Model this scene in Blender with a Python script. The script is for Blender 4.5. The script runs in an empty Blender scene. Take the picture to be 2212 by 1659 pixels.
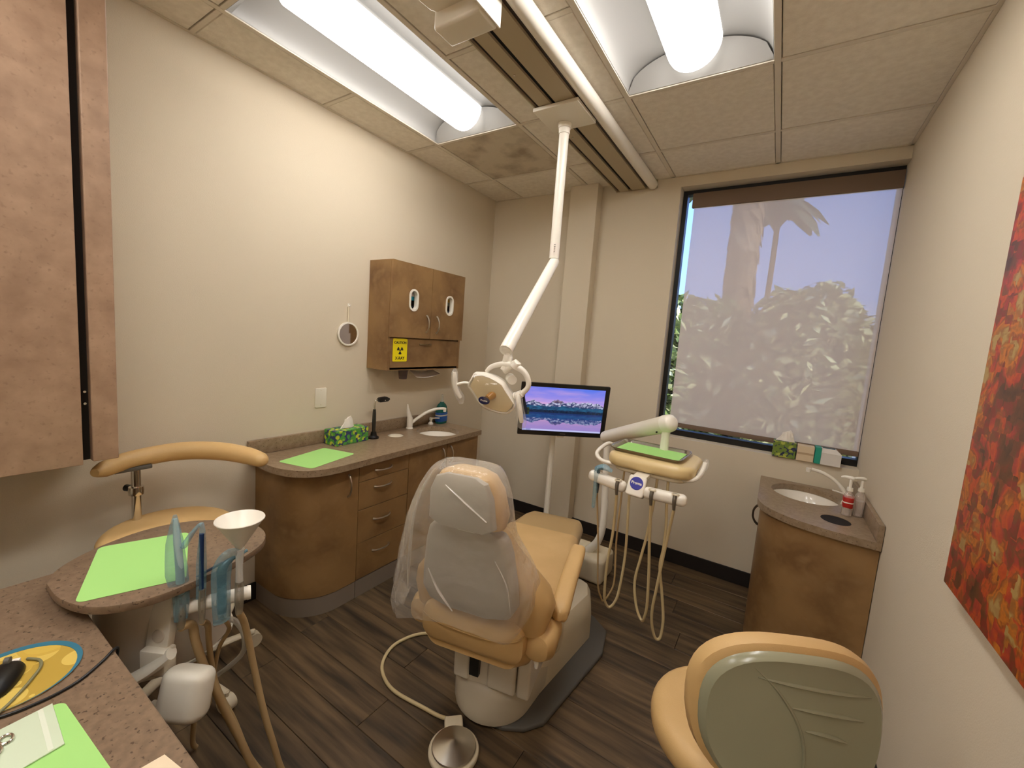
import bpy, bmesh, math, random
from mathutils import Vector, Matrix, noise
random.seed(7)
PI = math.pi
scene = bpy.context.scene
COL = scene.collection

# ------------------------------------------------------------------ camera, world, exposure
cam_d = bpy.data.cameras.new('camera')
cam = bpy.data.objects.new('camera', cam_d)
COL.objects.link(cam)
cam_d.sensor_fit = 'HORIZONTAL'; cam_d.sensor_width = 36.0
cam_d.lens = 899.5 / 2212 * 36.0
cam_d.clip_start = 0.02; cam_d.clip_end = 200
_r = Vector((0.83904, 0.53910, 0.07343)); _f = Vector((-0.53073, 0.84068, -0.10767)); _u = Vector((-0.11978, 0.05137, 0.99147))
cam.matrix_world = Matrix(((_r.x, _u.x, -_f.x, 2.25036), (_r.y, _u.y, -_f.y, -3.07884), (_r.z, _u.z, -_f.z, 1.51089), (0, 0, 0, 1)))
scene.camera = cam
scene.view_settings.view_transform = 'Standard'
scene.view_settings.look = 'None'
scene.view_settings.gamma = 1.0
scene.view_settings.exposure = 0.0
scene.view_settings.use_curve_mapping = False

world = bpy.data.worlds.new('sky'); scene.world = world
world.use_nodes = True
wn = world.node_tree.nodes; wl = world.node_tree.links
wn.clear()
_o = wn.new('ShaderNodeOutputWorld'); _b = wn.new('ShaderNodeBackground')
_tc = wn.new('ShaderNodeTexCoord'); _sx = wn.new('ShaderNodeSeparateXYZ'); _cr = wn.new('ShaderNodeValToRGB')
_cr.color_ramp.elements[0].position = 0.0; _cr.color_ramp.elements[0].color = (0.66, 0.60, 0.60, 1)
_e = _cr.color_ramp.elements.new(.12); _e.color = (0.26, 0.38, 0.78, 1)
_cr.color_ramp.elements[2].position = 0.7; _cr.color_ramp.elements[2].color = (0.10, 0.24, 0.72, 1)
wl.new(_tc.outputs['Generated'], _sx.inputs[0]); wl.new(_sx.outputs['Z'], _cr.inputs[0])
wl.new(_cr.outputs[0], _b.inputs[0]); wl.new(_b.outputs[0], _o.inputs[0])
_b.inputs[1].default_value = 3.6

sun_d = bpy.data.lights.new('sun', 'SUN'); sun_d.energy = 9.0; sun_d.angle = 0.01; sun_d.color = (1.0, 0.93, 0.82)
sun = bpy.data.objects.new('sun', sun_d); COL.objects.link(sun)
sun.location = (12, 2, 9); sun.rotation_euler = Vector((-0.75, 0.32, -0.58)).to_track_quat('-Z', 'Y').to_euler()
LAMP_SIDE, LAMP_DOWN = 1.7, 19.6      # radiance of the ceiling lenses, sideways and straight down

# ------------------------------------------------------------------ helpers
def lin(c):
    if isinstance(c, str):
        c = c.lstrip('#'); c = [int(c[i:i+2], 16) / 255 for i in (0, 2, 4)]
        return tuple((x / 12.92) if x <= .04045 else ((x + .055) / 1.055) ** 2.4 for x in c) + (1,)
    return tuple(c[:3]) + (1,)

MATS = {}
def mat(name, col, rough=.5, metal=0., col2=None, scale=8., detail=4., lo=.35, hi=.65, bump=0., bscale=None, spec=.5,
        col3=None, sscale=60., slo=.62, shi=.7, trans=0., emit=0., coat=0., objrand=0., stretch=None, alpha=1.):
    if name in MATS: return MATS[name]
    m = bpy.data.materials.new(name); m.use_nodes = True
    nt = m.node_tree; N = nt.nodes; L = nt.links
    p = N['Principled BSDF']
    p.inputs['Base Color'].default_value = lin(col); p.inputs['Roughness'].default_value = rough
    p.inputs['Metallic'].default_value = metal; p.inputs['Specular IOR Level'].default_value = spec
    p.inputs['Coat Weight'].default_value = coat
    p.inputs['Transmission Weight'].default_value = trans
    p.inputs['Alpha'].default_value = alpha
    if emit:
        p.inputs['Emission Color'].default_value = lin(col); p.inputs['Emission Strength'].default_value = emit
    vec = None
    if col2 or col3 or bump:
        tc = N.new('ShaderNodeTexCoord'); vec = tc.outputs['Object']
        if objrand:
            oi = N.new('ShaderNodeObjectInfo'); sc_ = N.new('ShaderNodeVectorMath'); sc_.operation = 'SCALE'
            cmb = N.new('ShaderNodeCombineXYZ'); L.new(oi.outputs['Random'], cmb.inputs[0]); L.new(oi.outputs['Random'], cmb.inputs[1])
            L.new(cmb.outputs[0], sc_.inputs[0]); sc_.inputs['Scale'].default_value = 37.0
            ad = N.new('ShaderNodeVectorMath'); L.new(vec, ad.inputs[0]); L.new(sc_.outputs[0], ad.inputs[1]); vec = ad.outputs[0]
        if stretch:
            mp = N.new('ShaderNodeMapping'); mp.inputs['Scale'].default_value = stretch; L.new(vec, mp.inputs[0]); vec = mp.outputs[0]
    out = None
    if col2:
        nz = N.new('ShaderNodeTexNoise'); nz.inputs['Scale'].default_value = scale; nz.inputs['Detail'].default_value = detail
        L.new(vec, nz.inputs['Vector'])
        cr = N.new('ShaderNodeValToRGB'); e = cr.color_ramp.elements
        e[0].position = lo; e[0].color = lin(col); e[1].position = hi; e[1].color = lin(col2)
        L.new(nz.outputs[0], cr.inputs[0]); out = cr.outputs[0]
    if col3:
        nz = N.new('ShaderNodeTexNoise'); nz.inputs['Scale'].default_value = sscale; nz.inputs['Detail'].default_value = 2
        L.new(vec, nz.inputs['Vector'])
        cr = N.new('ShaderNodeValToRGB'); e = cr.color_ramp.elements
        e[0].position = slo; e[0].color = (0, 0, 0, 1); e[1].position = shi; e[1].color = (1, 1, 1, 1)
        L.new(nz.outputs[0], cr.inputs[0])
        mx = N.new('ShaderNodeMix'); mx.data_type = 'RGBA'
        L.new(cr.outputs[0], mx.inputs[0])
        if out: L.new(out, mx.inputs[6])
        else: mx.inputs[6].default_value = lin(col)
        mx.inputs[7].default_value = lin(col3); out = mx.outputs[2]
    if objrand and out:
        hv = N.new('ShaderNodeHueSaturation'); mr = N.new('ShaderNodeMapRange'); oi2 = N.new('ShaderNodeObjectInfo')
        mr.inputs[3].default_value = 1 - objrand; mr.inputs[4].default_value = 1 + objrand
        L.new(oi2.outputs['Random'], mr.inputs[0]); L.new(mr.outputs[0], hv.inputs['Value']); L.new(out, hv.inputs['Color']); out = hv.outputs[0]
    if out: L.new(out, p.inputs['Base Color'])
    if bump:
        nb = N.new('ShaderNodeTexNoise'); nb.inputs['Scale'].default_value = bscale or 200.; nb.inputs['Detail'].default_value = 3
        L.new(vec, nb.inputs['Vector'])
        bp = N.new('ShaderNodeBump'); bp.inputs['Strength'].default_value = bump; bp.inputs['Distance'].default_value = .002
        L.new(nb.outputs[0], bp.inputs['Height']); L.new(bp.outputs[0], p.inputs['Normal'])
    MATS[name] = m
    return m

def film(name, col, opacity, rough=.15, bump=.6, bscale=30., gloss=.5):
    """thin clear plastic: mostly see-through, with a little haze and glints"""
    m = bpy.data.materials.new(name); m.use_nodes = True; N = m.node_tree.nodes; L = m.node_tree.links
    p = N['Principled BSDF']; p.inputs['Base Color'].default_value = lin(col); p.inputs['Roughness'].default_value = rough
    p.inputs['Specular IOR Level'].default_value = 1.0; p.inputs['Coat Weight'].default_value = gloss; p.inputs['Coat Roughness'].default_value = .06
    t = N.new('ShaderNodeBsdfTransparent'); mx = N.new('ShaderNodeMixShader')
    tc = N.new('ShaderNodeTexCoord'); nz = N.new('ShaderNodeTexNoise'); nz.inputs['Scale'].default_value = bscale; nz.inputs['Detail'].default_value = 4
    L.new(tc.outputs['Object'], nz.inputs['Vector'])
    bp = N.new('ShaderNodeBump'); bp.inputs['Strength'].default_value = bump; bp.inputs['Distance'].default_value = .01
    L.new(nz.outputs[0], bp.inputs['Height']); L.new(bp.outputs[0], p.inputs['Normal'])
    L.new(bp.outputs[0], p.inputs['Coat Normal'])
    lw = N.new('ShaderNodeLayerWeight'); lw.inputs[0].default_value = .25
    ma = N.new('ShaderNodeMath'); ma.operation = 'MULTIPLY_ADD'; ma.use_clamp = True
    L.new(lw.outputs['Facing'], ma.inputs[0]); ma.inputs[1].default_value = .45; ma.inputs[2].default_value = opacity
    L.new(ma.outputs[0], mx.inputs[0]); L.new(t.outputs[0], mx.inputs[1]); L.new(p.outputs[0], mx.inputs[2])
    L.new(mx.outputs[0], N['Material Output'].inputs['Surface'])
    MATS[name] = m
    return m

def B(): return bmesh.new()

def add_box(bm, x0, x1, y0, y1, z0, z1, bev=0., seg=2):
    r = bmesh.ops.create_cube(bm, size=1.0)
    vs = r['verts']
    for v in vs:
        v.co = Vector((x0 + (v.co.x + .5) * (x1 - x0), y0 + (v.co.y + .5) * (y1 - y0), z0 + (v.co.z + .5) * (z1 - z0)))
    if bev:
        es = list({e for v in vs for e in v.link_edges})
        bmesh.ops.bevel(bm, geom=es, offset=bev, segments=seg, affect='EDGES', profile=.5)
    return bm

def box(x0, x1, y0, y1, z0, z1, bev=0., seg=2): return add_box(B(), x0, x1, y0, y1, z0, z1, bev, seg)

def loft(bm, rings, cap=True, closed=True):
    R = [[bm.verts.new(p) for p in ring] for ring in rings]
    n = len(R[0])
    for a, b in zip(R[:-1], R[1:]):
        for i in range(n if closed else n - 1):
            j = (i + 1) % n
            try: bm.faces.new((a[i], a[j], b[j], b[i]))
            except ValueError: pass
    if cap and closed:
        for r in (R[0], R[-1]):
            try: bm.faces.new(r)
            except ValueError: pass
    bmesh.ops.recalc_face_normals(bm, faces=bm.faces)
    return bm

def frame_of(d):
    d = d.normalized(); a = Vector((0, 0, 1)) if abs(d.z) < .95 else Vector((1, 0, 0))
    s = d.cross(a).normalized(); return s, s.cross(d).normalized()

def add_cyl(bm, p0, p1, r0, r1=None, seg=24):
    p0 = Vector(p0); p1 = Vector(p1); r1 = r0 if r1 is None else r1
    s, t = frame_of(p1 - p0)
    ring = lambda p, r: [p + s * math.cos(2 * PI * i / seg) * r + t * math.sin(2 * PI * i / seg) * r for i in range(seg)]
    return loft(bm, [ring(p0, r0), ring(p1, r1)])
def cyl(*a, **k): return add_cyl(B(), *a, **k)

def spline(pts, n=8):
    P = [Vector(p) for p in pts]; out = []
    for i in range(len(P) - 1):
        a = P[max(i - 1, 0)]; b = P[i]; c = P[i + 1]; d = P[min(i + 2, len(P) - 1)]
        for k in range(n):
            t = k / n
            out.append(.5 * ((2 * b) + (c - a) * t + (2 * a - 5 * b + 4 * c - d) * t * t + (3 * b - a - 3 * c + d) * t ** 3))
    out.append(P[-1]); return out

def add_tube(bm, pts, r, seg=10, smooth=8, flat=1.0):
    P = spline(pts, smooth) if smooth else [Vector(p) for p in pts]
    rr = r if isinstance(r, (list, tuple)) else [r] * len(pts)
    n = len(P); s = None; rings = []
    for i, p in enumerate(P):
        d = (P[min(i + 1, n - 1)] - P[max(i - 1, 0)]).normalized()
        if s is None: s, t = frame_of(d)
        else:
            s = (s - d * s.dot(d)).normalized(); t = s.cross(d).normalized()
        f = i / (n - 1) * (len(rr) - 1); k = min(int(f), len(rr) - 2) if len(rr) > 1 else 0
        rad = rr[k] + (rr[min(k + 1, len(rr) - 1)] - rr[k]) * (f - k)
        rings.append([p + s * math.cos(2 * PI * j / seg) * rad + t * math.sin(2 * PI * j / seg) * rad * flat for j in range(seg)])
    return loft(bm, rings)
def tube(*a, **k): return add_tube(B(), *a, **k)

def add_lathe(bm, prof, c=(0, 0, 0), seg=32, axis=None, sx=1., sy=1., cap=True):
    c = Vector(c); d = Vector(axis).normalized() if axis else Vector((0, 0, 1))
    if axis: s, t = frame_of(d)
    else: s, t = Vector((1, 0, 0)), Vector((0, 1, 0))
    rings = [[c + d * z + s * (math.cos(2 * PI * i / seg) * max(r, 1e-5) * sx) + t * (math.sin(2 * PI * i / seg) * max(r, 1e-5) * sy) for i in range(seg)] for r, z in prof]
    return loft(bm, rings, cap=cap)
def lathe(*a, **k): return add_lathe(B(), *a, **k)

def add_prism(bm, pts, z0, z1, bev=0., seg=2):
    lo = [bm.verts.new((p[0], p[1], z0)) for p in pts]; hi = [bm.verts.new((p[0], p[1], z1)) for p in pts]
    n = len(pts); fs = [bm.faces.new(lo[::-1]), bm.faces.new(hi)]
    for i in range(n): fs.append(bm.faces.new((lo[i], lo[(i + 1) % n], hi[(i + 1) % n], hi[i])))
    bmesh.ops.recalc_face_normals(bm, faces=fs)
    if bev:
        es = [e for f in fs[:2] for e in f.edges]
        bmesh.ops.bevel(bm, geom=list(set(es)), offset=bev, segments=seg, affect='EDGES', profile=.5)
    return bm
def prism(*a, **k): return add_prism(B(), *a, **k)

def add_ell(bm, c, r, u=24, v=14):
    res = bmesh.ops.create_uvsphere(bm, u_segments=u, v_segments=v, radius=1)
    for w in res['verts']: w.co = Vector((c[0] + w.co.x * r[0], c[1] + w.co.y * r[1], c[2] + w.co.z * r[2]))
    return bm
def ell(*a, **k): return add_ell(B(), *a, **k)

def rrect(cx, cy, w, h, r, n=6):
    """rounded rectangle outline, counter-clockwise"""
    out = []
    for sx, sy, a0 in ((1, 1, 0), (-1, 1, 90), (-1, -1, 180), (1, -1, 270)):
        for i in range(n + 1):
            a = math.radians(a0 + 90 * i / n)
            out.append((cx + sx * (w / 2 - r) + math.cos(a) * r, cy + sy * (h / 2 - r) + math.sin(a) * r))
    return out

def pad(outline, z0, z1, rnd, n=5, dome=0.):
    """soft cushion: outline extruded from z0 to z1 with rounded edges of radius rnd"""
    cx = sum(p[0] for p in outline) / len(outline); cy = sum(p[1] for p in outline) / len(outline)
    def inset(d):
        o = []
        m = len(outline)
        for i in range(m):
            a = Vector(outline[i - 1]); b = Vector(outline[i]); c = Vector(outline[(i + 1) % m])
            t = (c - a)
            if t.length < 1e-9: t = Vector((1, 0))
            t.normalize(); nrm = Vector((t.y, -t.x))
            o.append(b - nrm * d)
        return o
    rings = [[(p[0], p[1], z0 + rnd * (1 - math.cos(PI / 2 * i / n))) for p in inset(rnd * (1 - math.sin(PI / 2 * i / n)))] for i in range(n + 1)]
    rings += [[(p[0], p[1], z1 - rnd * (1 - math.sin(PI / 2 * i / n))) for p in inset(rnd * (1 - math.cos(PI / 2 * i / n)))] for i in range(n + 1)]
    for k in (.6, .25):
        last = rings[2 * n + 1]
        rings.append([(cx + (p[0] - cx) * k, cy + (p[1] - cy) * k, z1 + dome * (1 - k * k)) for p in last])
    return loft(B(), rings)

def xform(bm, M):
    bmesh.ops.transform(bm, matrix=M, verts=bm.verts); return bm
def moved(bm, loc=(0, 0, 0), rx=0, ry=0, rz=0):
    return xform(bm, Matrix.Translation(loc) @ Matrix.Rotation(rz, 4, 'Z') @ Matrix.Rotation(ry, 4, 'Y') @ Matrix.Rotation(rx, 4, 'X'))

def mesh_of(name, bm, m, smooth=True, ang=38):
    me = bpy.data.meshes.new(name); bm.normal_update(); bm.to_mesh(me); bm.free()
    if smooth:
        me.polygons.foreach_set('use_smooth', [True] * len(me.polygons)); me.set_sharp_from_angle(angle=math.radians(ang))
    if m: me.materials.append(m if not isinstance(m, str) else MATS[m])
    return me

def link(name, me, parent=None, loc=(0, 0, 0), rz=0):
    o = bpy.data.objects.new(name, me); COL.objects.link(o)
    o.location = loc; o.rotation_euler = (0, 0, rz)
    if parent: o.parent = parent
    return o

def tag(o, label=None, cat=None, group=None, kind=None):
    if label: o['label'] = label
    if cat: o['category'] = cat
    if group: o['group'] = group
    if kind: o['kind'] = kind
    return o

ROOTM = {}
def thing(name, label, cat, loc, rz=0., group=None):
    o = bpy.data.objects.new(name, None); COL.objects.link(o); o.empty_display_size = .05
    o.location = loc; o.rotation_euler = (0, 0, rz); tag(o, label, cat, group)
    ROOTM[o.name] = (Matrix.Translation(loc) @ Matrix.Rotation(rz, 4, 'Z')).inverted()
    return o

def root_of(o):
    while o.parent: o = o.parent
    return o

def part(name, bm, m, parent, local=False, smooth=True, ang=38, label=None):
    """mesh child; coordinates in world space unless local (then in the frame of the thing's root)"""
    r = root_of(parent)
    if not local and r.name in ROOTM: xform(bm, ROOTM[r.name])
    o = link(name, mesh_of(name, bm, m, smooth, ang), parent)
    if label: o['label'] = label
    return o

def solo(name, bm, m, label, cat, loc, group=None, smooth=True, ang=38):
    """a thing that is one mesh: world coordinates in, origin put at loc"""
    xform(bm, Matrix.Translation(loc).inverted())
    o = link(name, mesh_of(name, bm, m, smooth, ang), None, loc); tag(o, label, cat, group)
    ROOTM[o.name] = Matrix.Translation(loc).inverted()
    return o

def struct(name, bm, m, parent=None, smooth=False, label=None):
    o = link(name, mesh_of(name, bm, m, smooth), parent)
    if not parent: o['kind'] = 'structure'
    if label: o['label'] = label
    return o

def text_mesh(s, size, depth=.0005, bold=0.):
    c = bpy.data.curves.new('text', 'FONT'); c.body = s; c.size = size; c.align_x = 'CENTER'; c.align_y = 'CENTER'; c.extrude = depth; c.offset = bold
    o = bpy.data.objects.new('text', c); COL.objects.link(o)
    dg = bpy.context.evaluated_depsgraph_get(); me = bpy.data.meshes.new_from_object(o.evaluated_get(dg))
    bpy.data.objects.remove(o); bpy.data.curves.remove(c)
    bm = B(); bm.from_mesh(me); bpy.data.meshes.remove(me); return bm

# ------------------------------------------------------------------ materials
WALL = mat('wall_paint', '#d6c9b2', .85, bump=.25, bscale=260.)
TILE = mat('ceiling_tile', '#ece4d6', .95, col2='#e2d9ca', scale=30., bump=.6, bscale=180., objrand=.02)
TILE_ST = mat('ceiling_tile_stained', '#d0c4b0', .95, col2='#a39480', scale=5., lo=.45, hi=.66, bump=.6, bscale=180.)
GRID = mat('grid_metal', '#d9cfbe', .5)
WOODFL = mat('floor_plank', '#6a553b', .5, col2='#32271b', scale=9., detail=8., lo=.36, hi=.66, bump=.2, bscale=40., objrand=.26, stretch=(.25, 3., 3.), col3='#191310', sscale=4.5, slo=.70, shi=.78)
FLBASE = mat('floor_joint', '#1d1712', .9)
BASEB = mat('vinyl_base', '#1a120e', .6)
WHITE = mat('white_plastic', '#e4dccb', .38)
WHITEL = mat('white_paint', '#efe9dc', .3)
IVORY = mat('ivory_plastic', '#d9cdb2', .4)
CREAM = mat('cream_plastic', '#dcc48f', .3)
TANV = mat('tan_vinyl', '#d0ac74', .5, bump=.15, bscale=400., col2='#c8a46c', scale=6.)
LAM = mat('brown_laminate', '#96744a', .42, col2='#785836', scale=7., detail=8., lo=.38, hi=.62, col3='#9d7c52', sscale=14., slo=.48, shi=.85)
LAMP_STONE = mat('stone_laminate', '#af8f75', .42, col2='#96775f', scale=16., detail=9., lo=.30, hi=.70, col3='#8d6f58', sscale=70., slo=.60, shi=.80)
STONE = mat('brown_solid_surface', '#97826a', .28, col2='#877258', scale=40., detail=3., col3='#66533f', sscale=120., slo=.63, shi=.68)
STONE_NEAR = mat('speckled_solid_surface', '#86705a', .32, col2='#76614e', scale=60., detail=3., col3='#524030', sscale=95., slo=.62, shi=.67)
PORC = mat('porcelain', '#efe8dc', .12)
NICKEL = mat('brushed_nickel', '#c9c0b2', .28, metal=1.)
CHROME = mat('chrome', '#d8d4cc', .12, metal=1.)
STEEL = mat('tray_steel', '#c4c0b8', .2, metal=1.)
BLACK = mat('black_plastic', '#0b0a0a', .4)
DARKHOLE = mat('dark_void', '#080605', .9)
BRONZE = mat('dark_bronze', '#0c0a0a', .45)
GREEN = mat('green_liner_paper', '#a6dc7e', .8)
GREYPL = mat('grey_base_plastic', '#57544e', .55)
HOSE = mat('beige_hose', '#cdb98c', .5)
HOSET = mat('tan_hose', '#b59a6e', .5)
HOSEG = mat('grey_hose', '#b3a888', .5)
WHITEPAPER = mat('white_paper', '#efe6dc', .85)
# ------------------------------------------------------------------ room shell
W, H, D0 = 2.717, 2.692, -4.50          # right wall, ceiling, rear wall (back wall with the window is y = 0)
D = .6096; GA = .275; GY = -1.039       # ceiling grid module and origin
WX0, WZ0, WZ1 = 1.552, .903, 2.622      # window opening

fl = struct('floor', box(-.1, W + .1, D0 - .1, .2, -.12, -.006), FLBASE)
PW = .152; row = 0; y = .0
plank_cache = {}
def plank(x0, x1, y0, y1):
    key = (round(x1 - x0, 3), round(y1 - y0, 3))
    if key not in plank_cache:
        plank_cache[key] = mesh_of('plank', box(0, x1 - x0 - .0018, 0, y1 - y0 - .0018, -.008, 0, .0012, 1), WOODFL, False)
    link('plank', plank_cache[key], fl, (x0, y0, 0))
while y > D0 + .01:
    y0 = max(y - PW, D0)
    x = -((row * 47) % 100) / 100 * 1.2
    while x < W:
        a, b = max(x, 0), min(x + 1.2, W)
        if b - a > .02: plank(a, b, y0, y)
        x += 1.2
    y = y0; row += 1

struct('wall_left', box(-.12, 0, D0 - .12, .2, -.1, H + .25), WALL)
struct('wall_right', box(W, W + .12, D0 - .12, .3, -.1, H + .25), WALL)
struct('wall_rear', box(-.12, W + .12, D0 - .12, D0, -.1, H + .25), WALL)
bm = B()
add_box(bm, -.12, WX0, 0, .2, -.1, H + .25)
add_box(bm, WX0, W + .12, 0, .2, -.1, WZ0)
add_box(bm, WX0, W + .12, 0, .2, WZ1, H + .25)
struct('wall_back', bm, WALL)
struct('column', box(.766, .988, -.096, 0, 0, H, .003), WALL)
bm = B()
for a, b in ((0, .766), (.988, W)): add_box(bm, a, b, -.010, 0, 0, .098, .002)
add_box(bm, .756, .998, -.106, -.090, 0, .098, .002)
add_box(bm, .756, .766, -.096, 0, 0, .098); add_box(bm, .988, .998, -.096, 0, 0, .098)
struct('baseboard_back', bm, BASEB)
struct('baseboard_left', box(0, .010, D0, 0, 0, .098, .002), BASEB)
struct('baseboard_right', box(W - .010, W, D0, 0, 0, .098, .002), BASEB)

# ceiling: slab, grid bars, lay-in tiles
cl = struct('ceiling', box(-.1, W + .1, D0 - .1, .2, H + .20, H + .3), TILE)
GXS = [0, GA, GA + D, GA + 2 * D, GA + 3 * D, W]
GYS = [0, GY + D, GY, GY - D, GY - 2 * D, GY - 3 * D, GY - 4 * D, GY - 5 * D, D0]
tile_cache = {}
for i in range(5):
    for j in range(8):
        if i in (1, 3) and j in (2, 3, 5, 6): continue
        x0, x1, y1, y0 = GXS[i], GXS[i + 1], GYS[j], GYS[j + 1]
        key = (round(x1 - x0, 3), round(y1 - y0, 3))
        if key not in tile_cache:
            w, h = key
            tile_cache[key] = mesh_of('ceiling_tile', box(.0150, w - .0150, .0130, h - .0130, -.001, .014, .003, 1), TILE, False)
        me = tile_cache[key]
        if (i, j) == (1, 1):
            me = me.copy(); me.materials[0] = TILE_ST
        t = link('ceiling_tile', me, cl, (x0, y0, H))
        if (i, j) == (1, 1): t['label'] = 'brown stained ceiling tile'
def bar(x0, x1, y0, y1): link('grid_bar', mesh_of('grid_bar', box(x0, x1, y0, y1, H - .003, H + .03, .001, 1), GRID, False), cl)
for x in GXS[1:-1]: bar(x - .012, x + .012, D0, 0)
bar(0, .016, D0, 0); bar(W - .016, W, D0, 0); bar(0, W, -.016, 0)
for y in GYS[1:-1]:
    for i in range(5):
        if i in (1, 3) and (GY - 2 * D + .01 < y < GY - .01 or GY - 5 * D + .01 < y < GY - 3 * D - .01): continue
        bar(GXS[i] + .012, GXS[i + 1] - .012, y - .010, y + .010)

# ceiling lights
def lens_mat(k):
    LENS = bpy.data.materials.new('lamp_lens')
    LENS.use_nodes = True
    _p = LENS.node_tree.nodes['Principled BSDF']; _p.inputs['Base Color'].default_value = (.9, .88, .84, 1); _p.inputs['Roughness'].default_value = .4
    _p.inputs['Emission Color'].default_value = (1.0, .970, .935, 1)
    _ln = LENS.node_tree.nodes; _ll = LENS.node_tree.links          # the lens throws most of its light straight down
    _g = _ln.new('ShaderNodeNewGeometry'); _s = _ln.new('ShaderNodeSeparateXYZ'); _ll.new(_g.outputs['Normal'], _s.inputs[0])
    _a = _ln.new('ShaderNodeMath'); _a.operation = 'MULTIPLY'; _a.inputs[1].default_value = -1; _a.use_clamp = True; _ll.new(_s.outputs['Z'], _a.inputs[0])
    _b = _ln.new('ShaderNodeMath'); _b.operation = 'POWER'; _b.inputs[1].default_value = 1.5; _ll.new(_a.outputs[0], _b.inputs[0])
    _c = _ln.new('ShaderNodeMath'); _c.operation = 'MULTIPLY_ADD'; _c.inputs[1].default_value = LAMP_DOWN * k; _c.inputs[2].default_value = LAMP_SIDE; _ll.new(_b.outputs[0], _c.inputs[0])
    _ll.new(_c.outputs[0], _p.inputs['Emission Strength'])
    return LENS
REFL = mat('lamp_reflector', '#a3a19d', .5)
def troffer(x0, y1, label, power=1.):
    x1 = x0 + D; xc = (x0 + x1) / 2; y0 = y1 - 2 * D
    t = thing('ceiling_light', label, 'ceiling light', (xc, (y0 + y1) / 2, H), 0, 'recessed ceiling lights')
    e = .014
    part('housing', box(x0 + e, x1 - e, y0 + e, y1 - e, H + .135, H + .15), REFL, t)
    for s in (-1, 1):
        xe = xc + s * (D / 2 - e); prof = []
        for k in range(11):
            a = PI / 2 * k / 10
            prof.append((xe + (xc + s * .095 - xe) * (1 - math.cos(a)), H + .002 + .10 * math.sin(a)))
        bm = loft(B(), [[(px, y0 + e, pz) for px, pz in prof], [(px, y1 - e, pz) for px, pz in prof]], closed=False)
        part('reflector', bm, REFL, t)
        bm = loft(B(), [[(xe, y0 + e, H + .002), (xe, y1 - e, H + .002)], [(xe, y0 + e, H + .15), (xe, y1 - e, H + .15)]], closed=False)
        part('side_panel', bm, REFL, t)
    for s, ye in ((-1, y0 + e), (1, y1 - e)):
        # arched end plate leaning inwards
        n = 20; base = []; top = []
        for k in range(n + 1):
            u = -1 + 2 * k / n
            base.append((xc + u * (D / 2 - e), ye, H + .002))
            h = .10 * math.sqrt(max(0, 1 - u * u))
            top.append((xc + u * (D / 2 - e), ye - s * (.02 + .055 * math.sqrt(max(0, 1 - u * u))), H + .004 + h))
        part('end_plate', loft(B(), [base, top], closed=False), REFL, t)
    r = .108; zc = H + .092; rings = []
    ya, yb = y0 + .10, y1 - .085
    for yy, k in ((ya, .80), (ya + .004, .95), (ya + .012, 1), (yb - .03, 1), (yb - .008, .97), (yb, .86)):
        rings.append([(xc + math.cos(PI + PI * i / 24) * r * k, yy, zc + math.sin(PI + PI * i / 24) * r * k) for i in range(25)] )
    part('lens', loft(B(), rings), lens_mat(power), t)
    return t
troffer(GXS[1], GY, 'recessed fluorescent ceiling light nearest the beige left wall')
troffer(GXS[3], GY, 'recessed fluorescent ceiling light on the window side of the metal track', 1.3)

troffer(GXS[1], GY - 3 * D, 'recessed ceiling light behind the camera above the near countertop', 1.25)
troffer(GXS[3], GY - 3 * D, 'recessed ceiling light behind the camera on the painting side', 1.5)

# window
wf = struct('window_1', None or box(WX0, WX0 + .030, .095, .155, WZ0, WZ1), BRONZE)
part_ = lambda n, bm, m: link(n, mesh_of(n, bm, m, False), wf)
part_('window_frame', box(W - .004, W + .02, .095, .155, WZ0, WZ1), BRONZE)
part_('window_frame', box(WX0 + .03, W - .004, .095, .155, WZ1 - .026, WZ1), BRONZE)
part_('window_frame', box(WX0 + .03, W - .004, .095, .155, WZ0, WZ0 + .040), BRONZE)
GLASS = bpy.data.materials.new('window_glass'); GLASS.use_nodes = True
_n = GLASS.node_tree.nodes; _l = GLASS.node_tree.links
_t = _n.new('ShaderNodeBsdfTransparent'); _t.inputs[0].default_value = (.86, .93, .96, 1); _g = _n.new('ShaderNodeBsdfGlossy'); _g.inputs['Roughness'].default_value = .02
_m = _n.new('ShaderNodeMixShader'); _fz = _n.new('ShaderNodeFresnel'); _fz.inputs[0].default_value = 1.45
_l.new(_fz.outputs[0], _m.inputs[0]); _l.new(_t.outputs[0], _m.inputs[1]); _l.new(_g.outputs[0], _m.inputs[2]); _l.new(_m.outputs[0], _n['Material Output'].inputs['Surface'])
part_('pane', box(WX0 + .03, W - .004, .122, .128, WZ0 + .04, WZ1 - .026), GLASS)

# roller shade
SHADE = bpy.data.materials.new('solar_shade_fabric'); SHADE.use_nodes = True
_n = SHADE.node_tree.nodes; _l = SHADE.node_tree.links
for x in list(_n):
    if x.type == 'BSDF_PRINCIPLED': _n.remove(x)
_t = _n.new('ShaderNodeBsdfTransparent'); _d = _n.new('ShaderNodeBsdfDiffuse'); _q = _n.new('ShaderNodeBsdfTranslucent')
_d.inputs[0].default_value = lin('#fdebda'); _q.inputs[0].default_value = lin('#ffdfbf')
_a = _n.new('ShaderNodeMixShader'); _a.inputs[0].default_value = .5; _l.new(_d.outputs[0], _a.inputs[1]); _l.new(_q.outputs[0], _a.inputs[2])
_m = _n.new('ShaderNodeMixShader'); _m.inputs[0].default_value = .85
_l.new(_t.outputs[0], _m.inputs[1]); _l.new(_a.outputs[0], _m.inputs[2]); _l.new(_m.outputs[0], _n['Material Output'].inputs['Surface'])
HEM = mat('shade_hem', '#75604f', .7)
sh = thing('roller_shade', 'translucent beige roller shade drawn down over the window', 'roller shade', (2.18, .07, 1.0))
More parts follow.
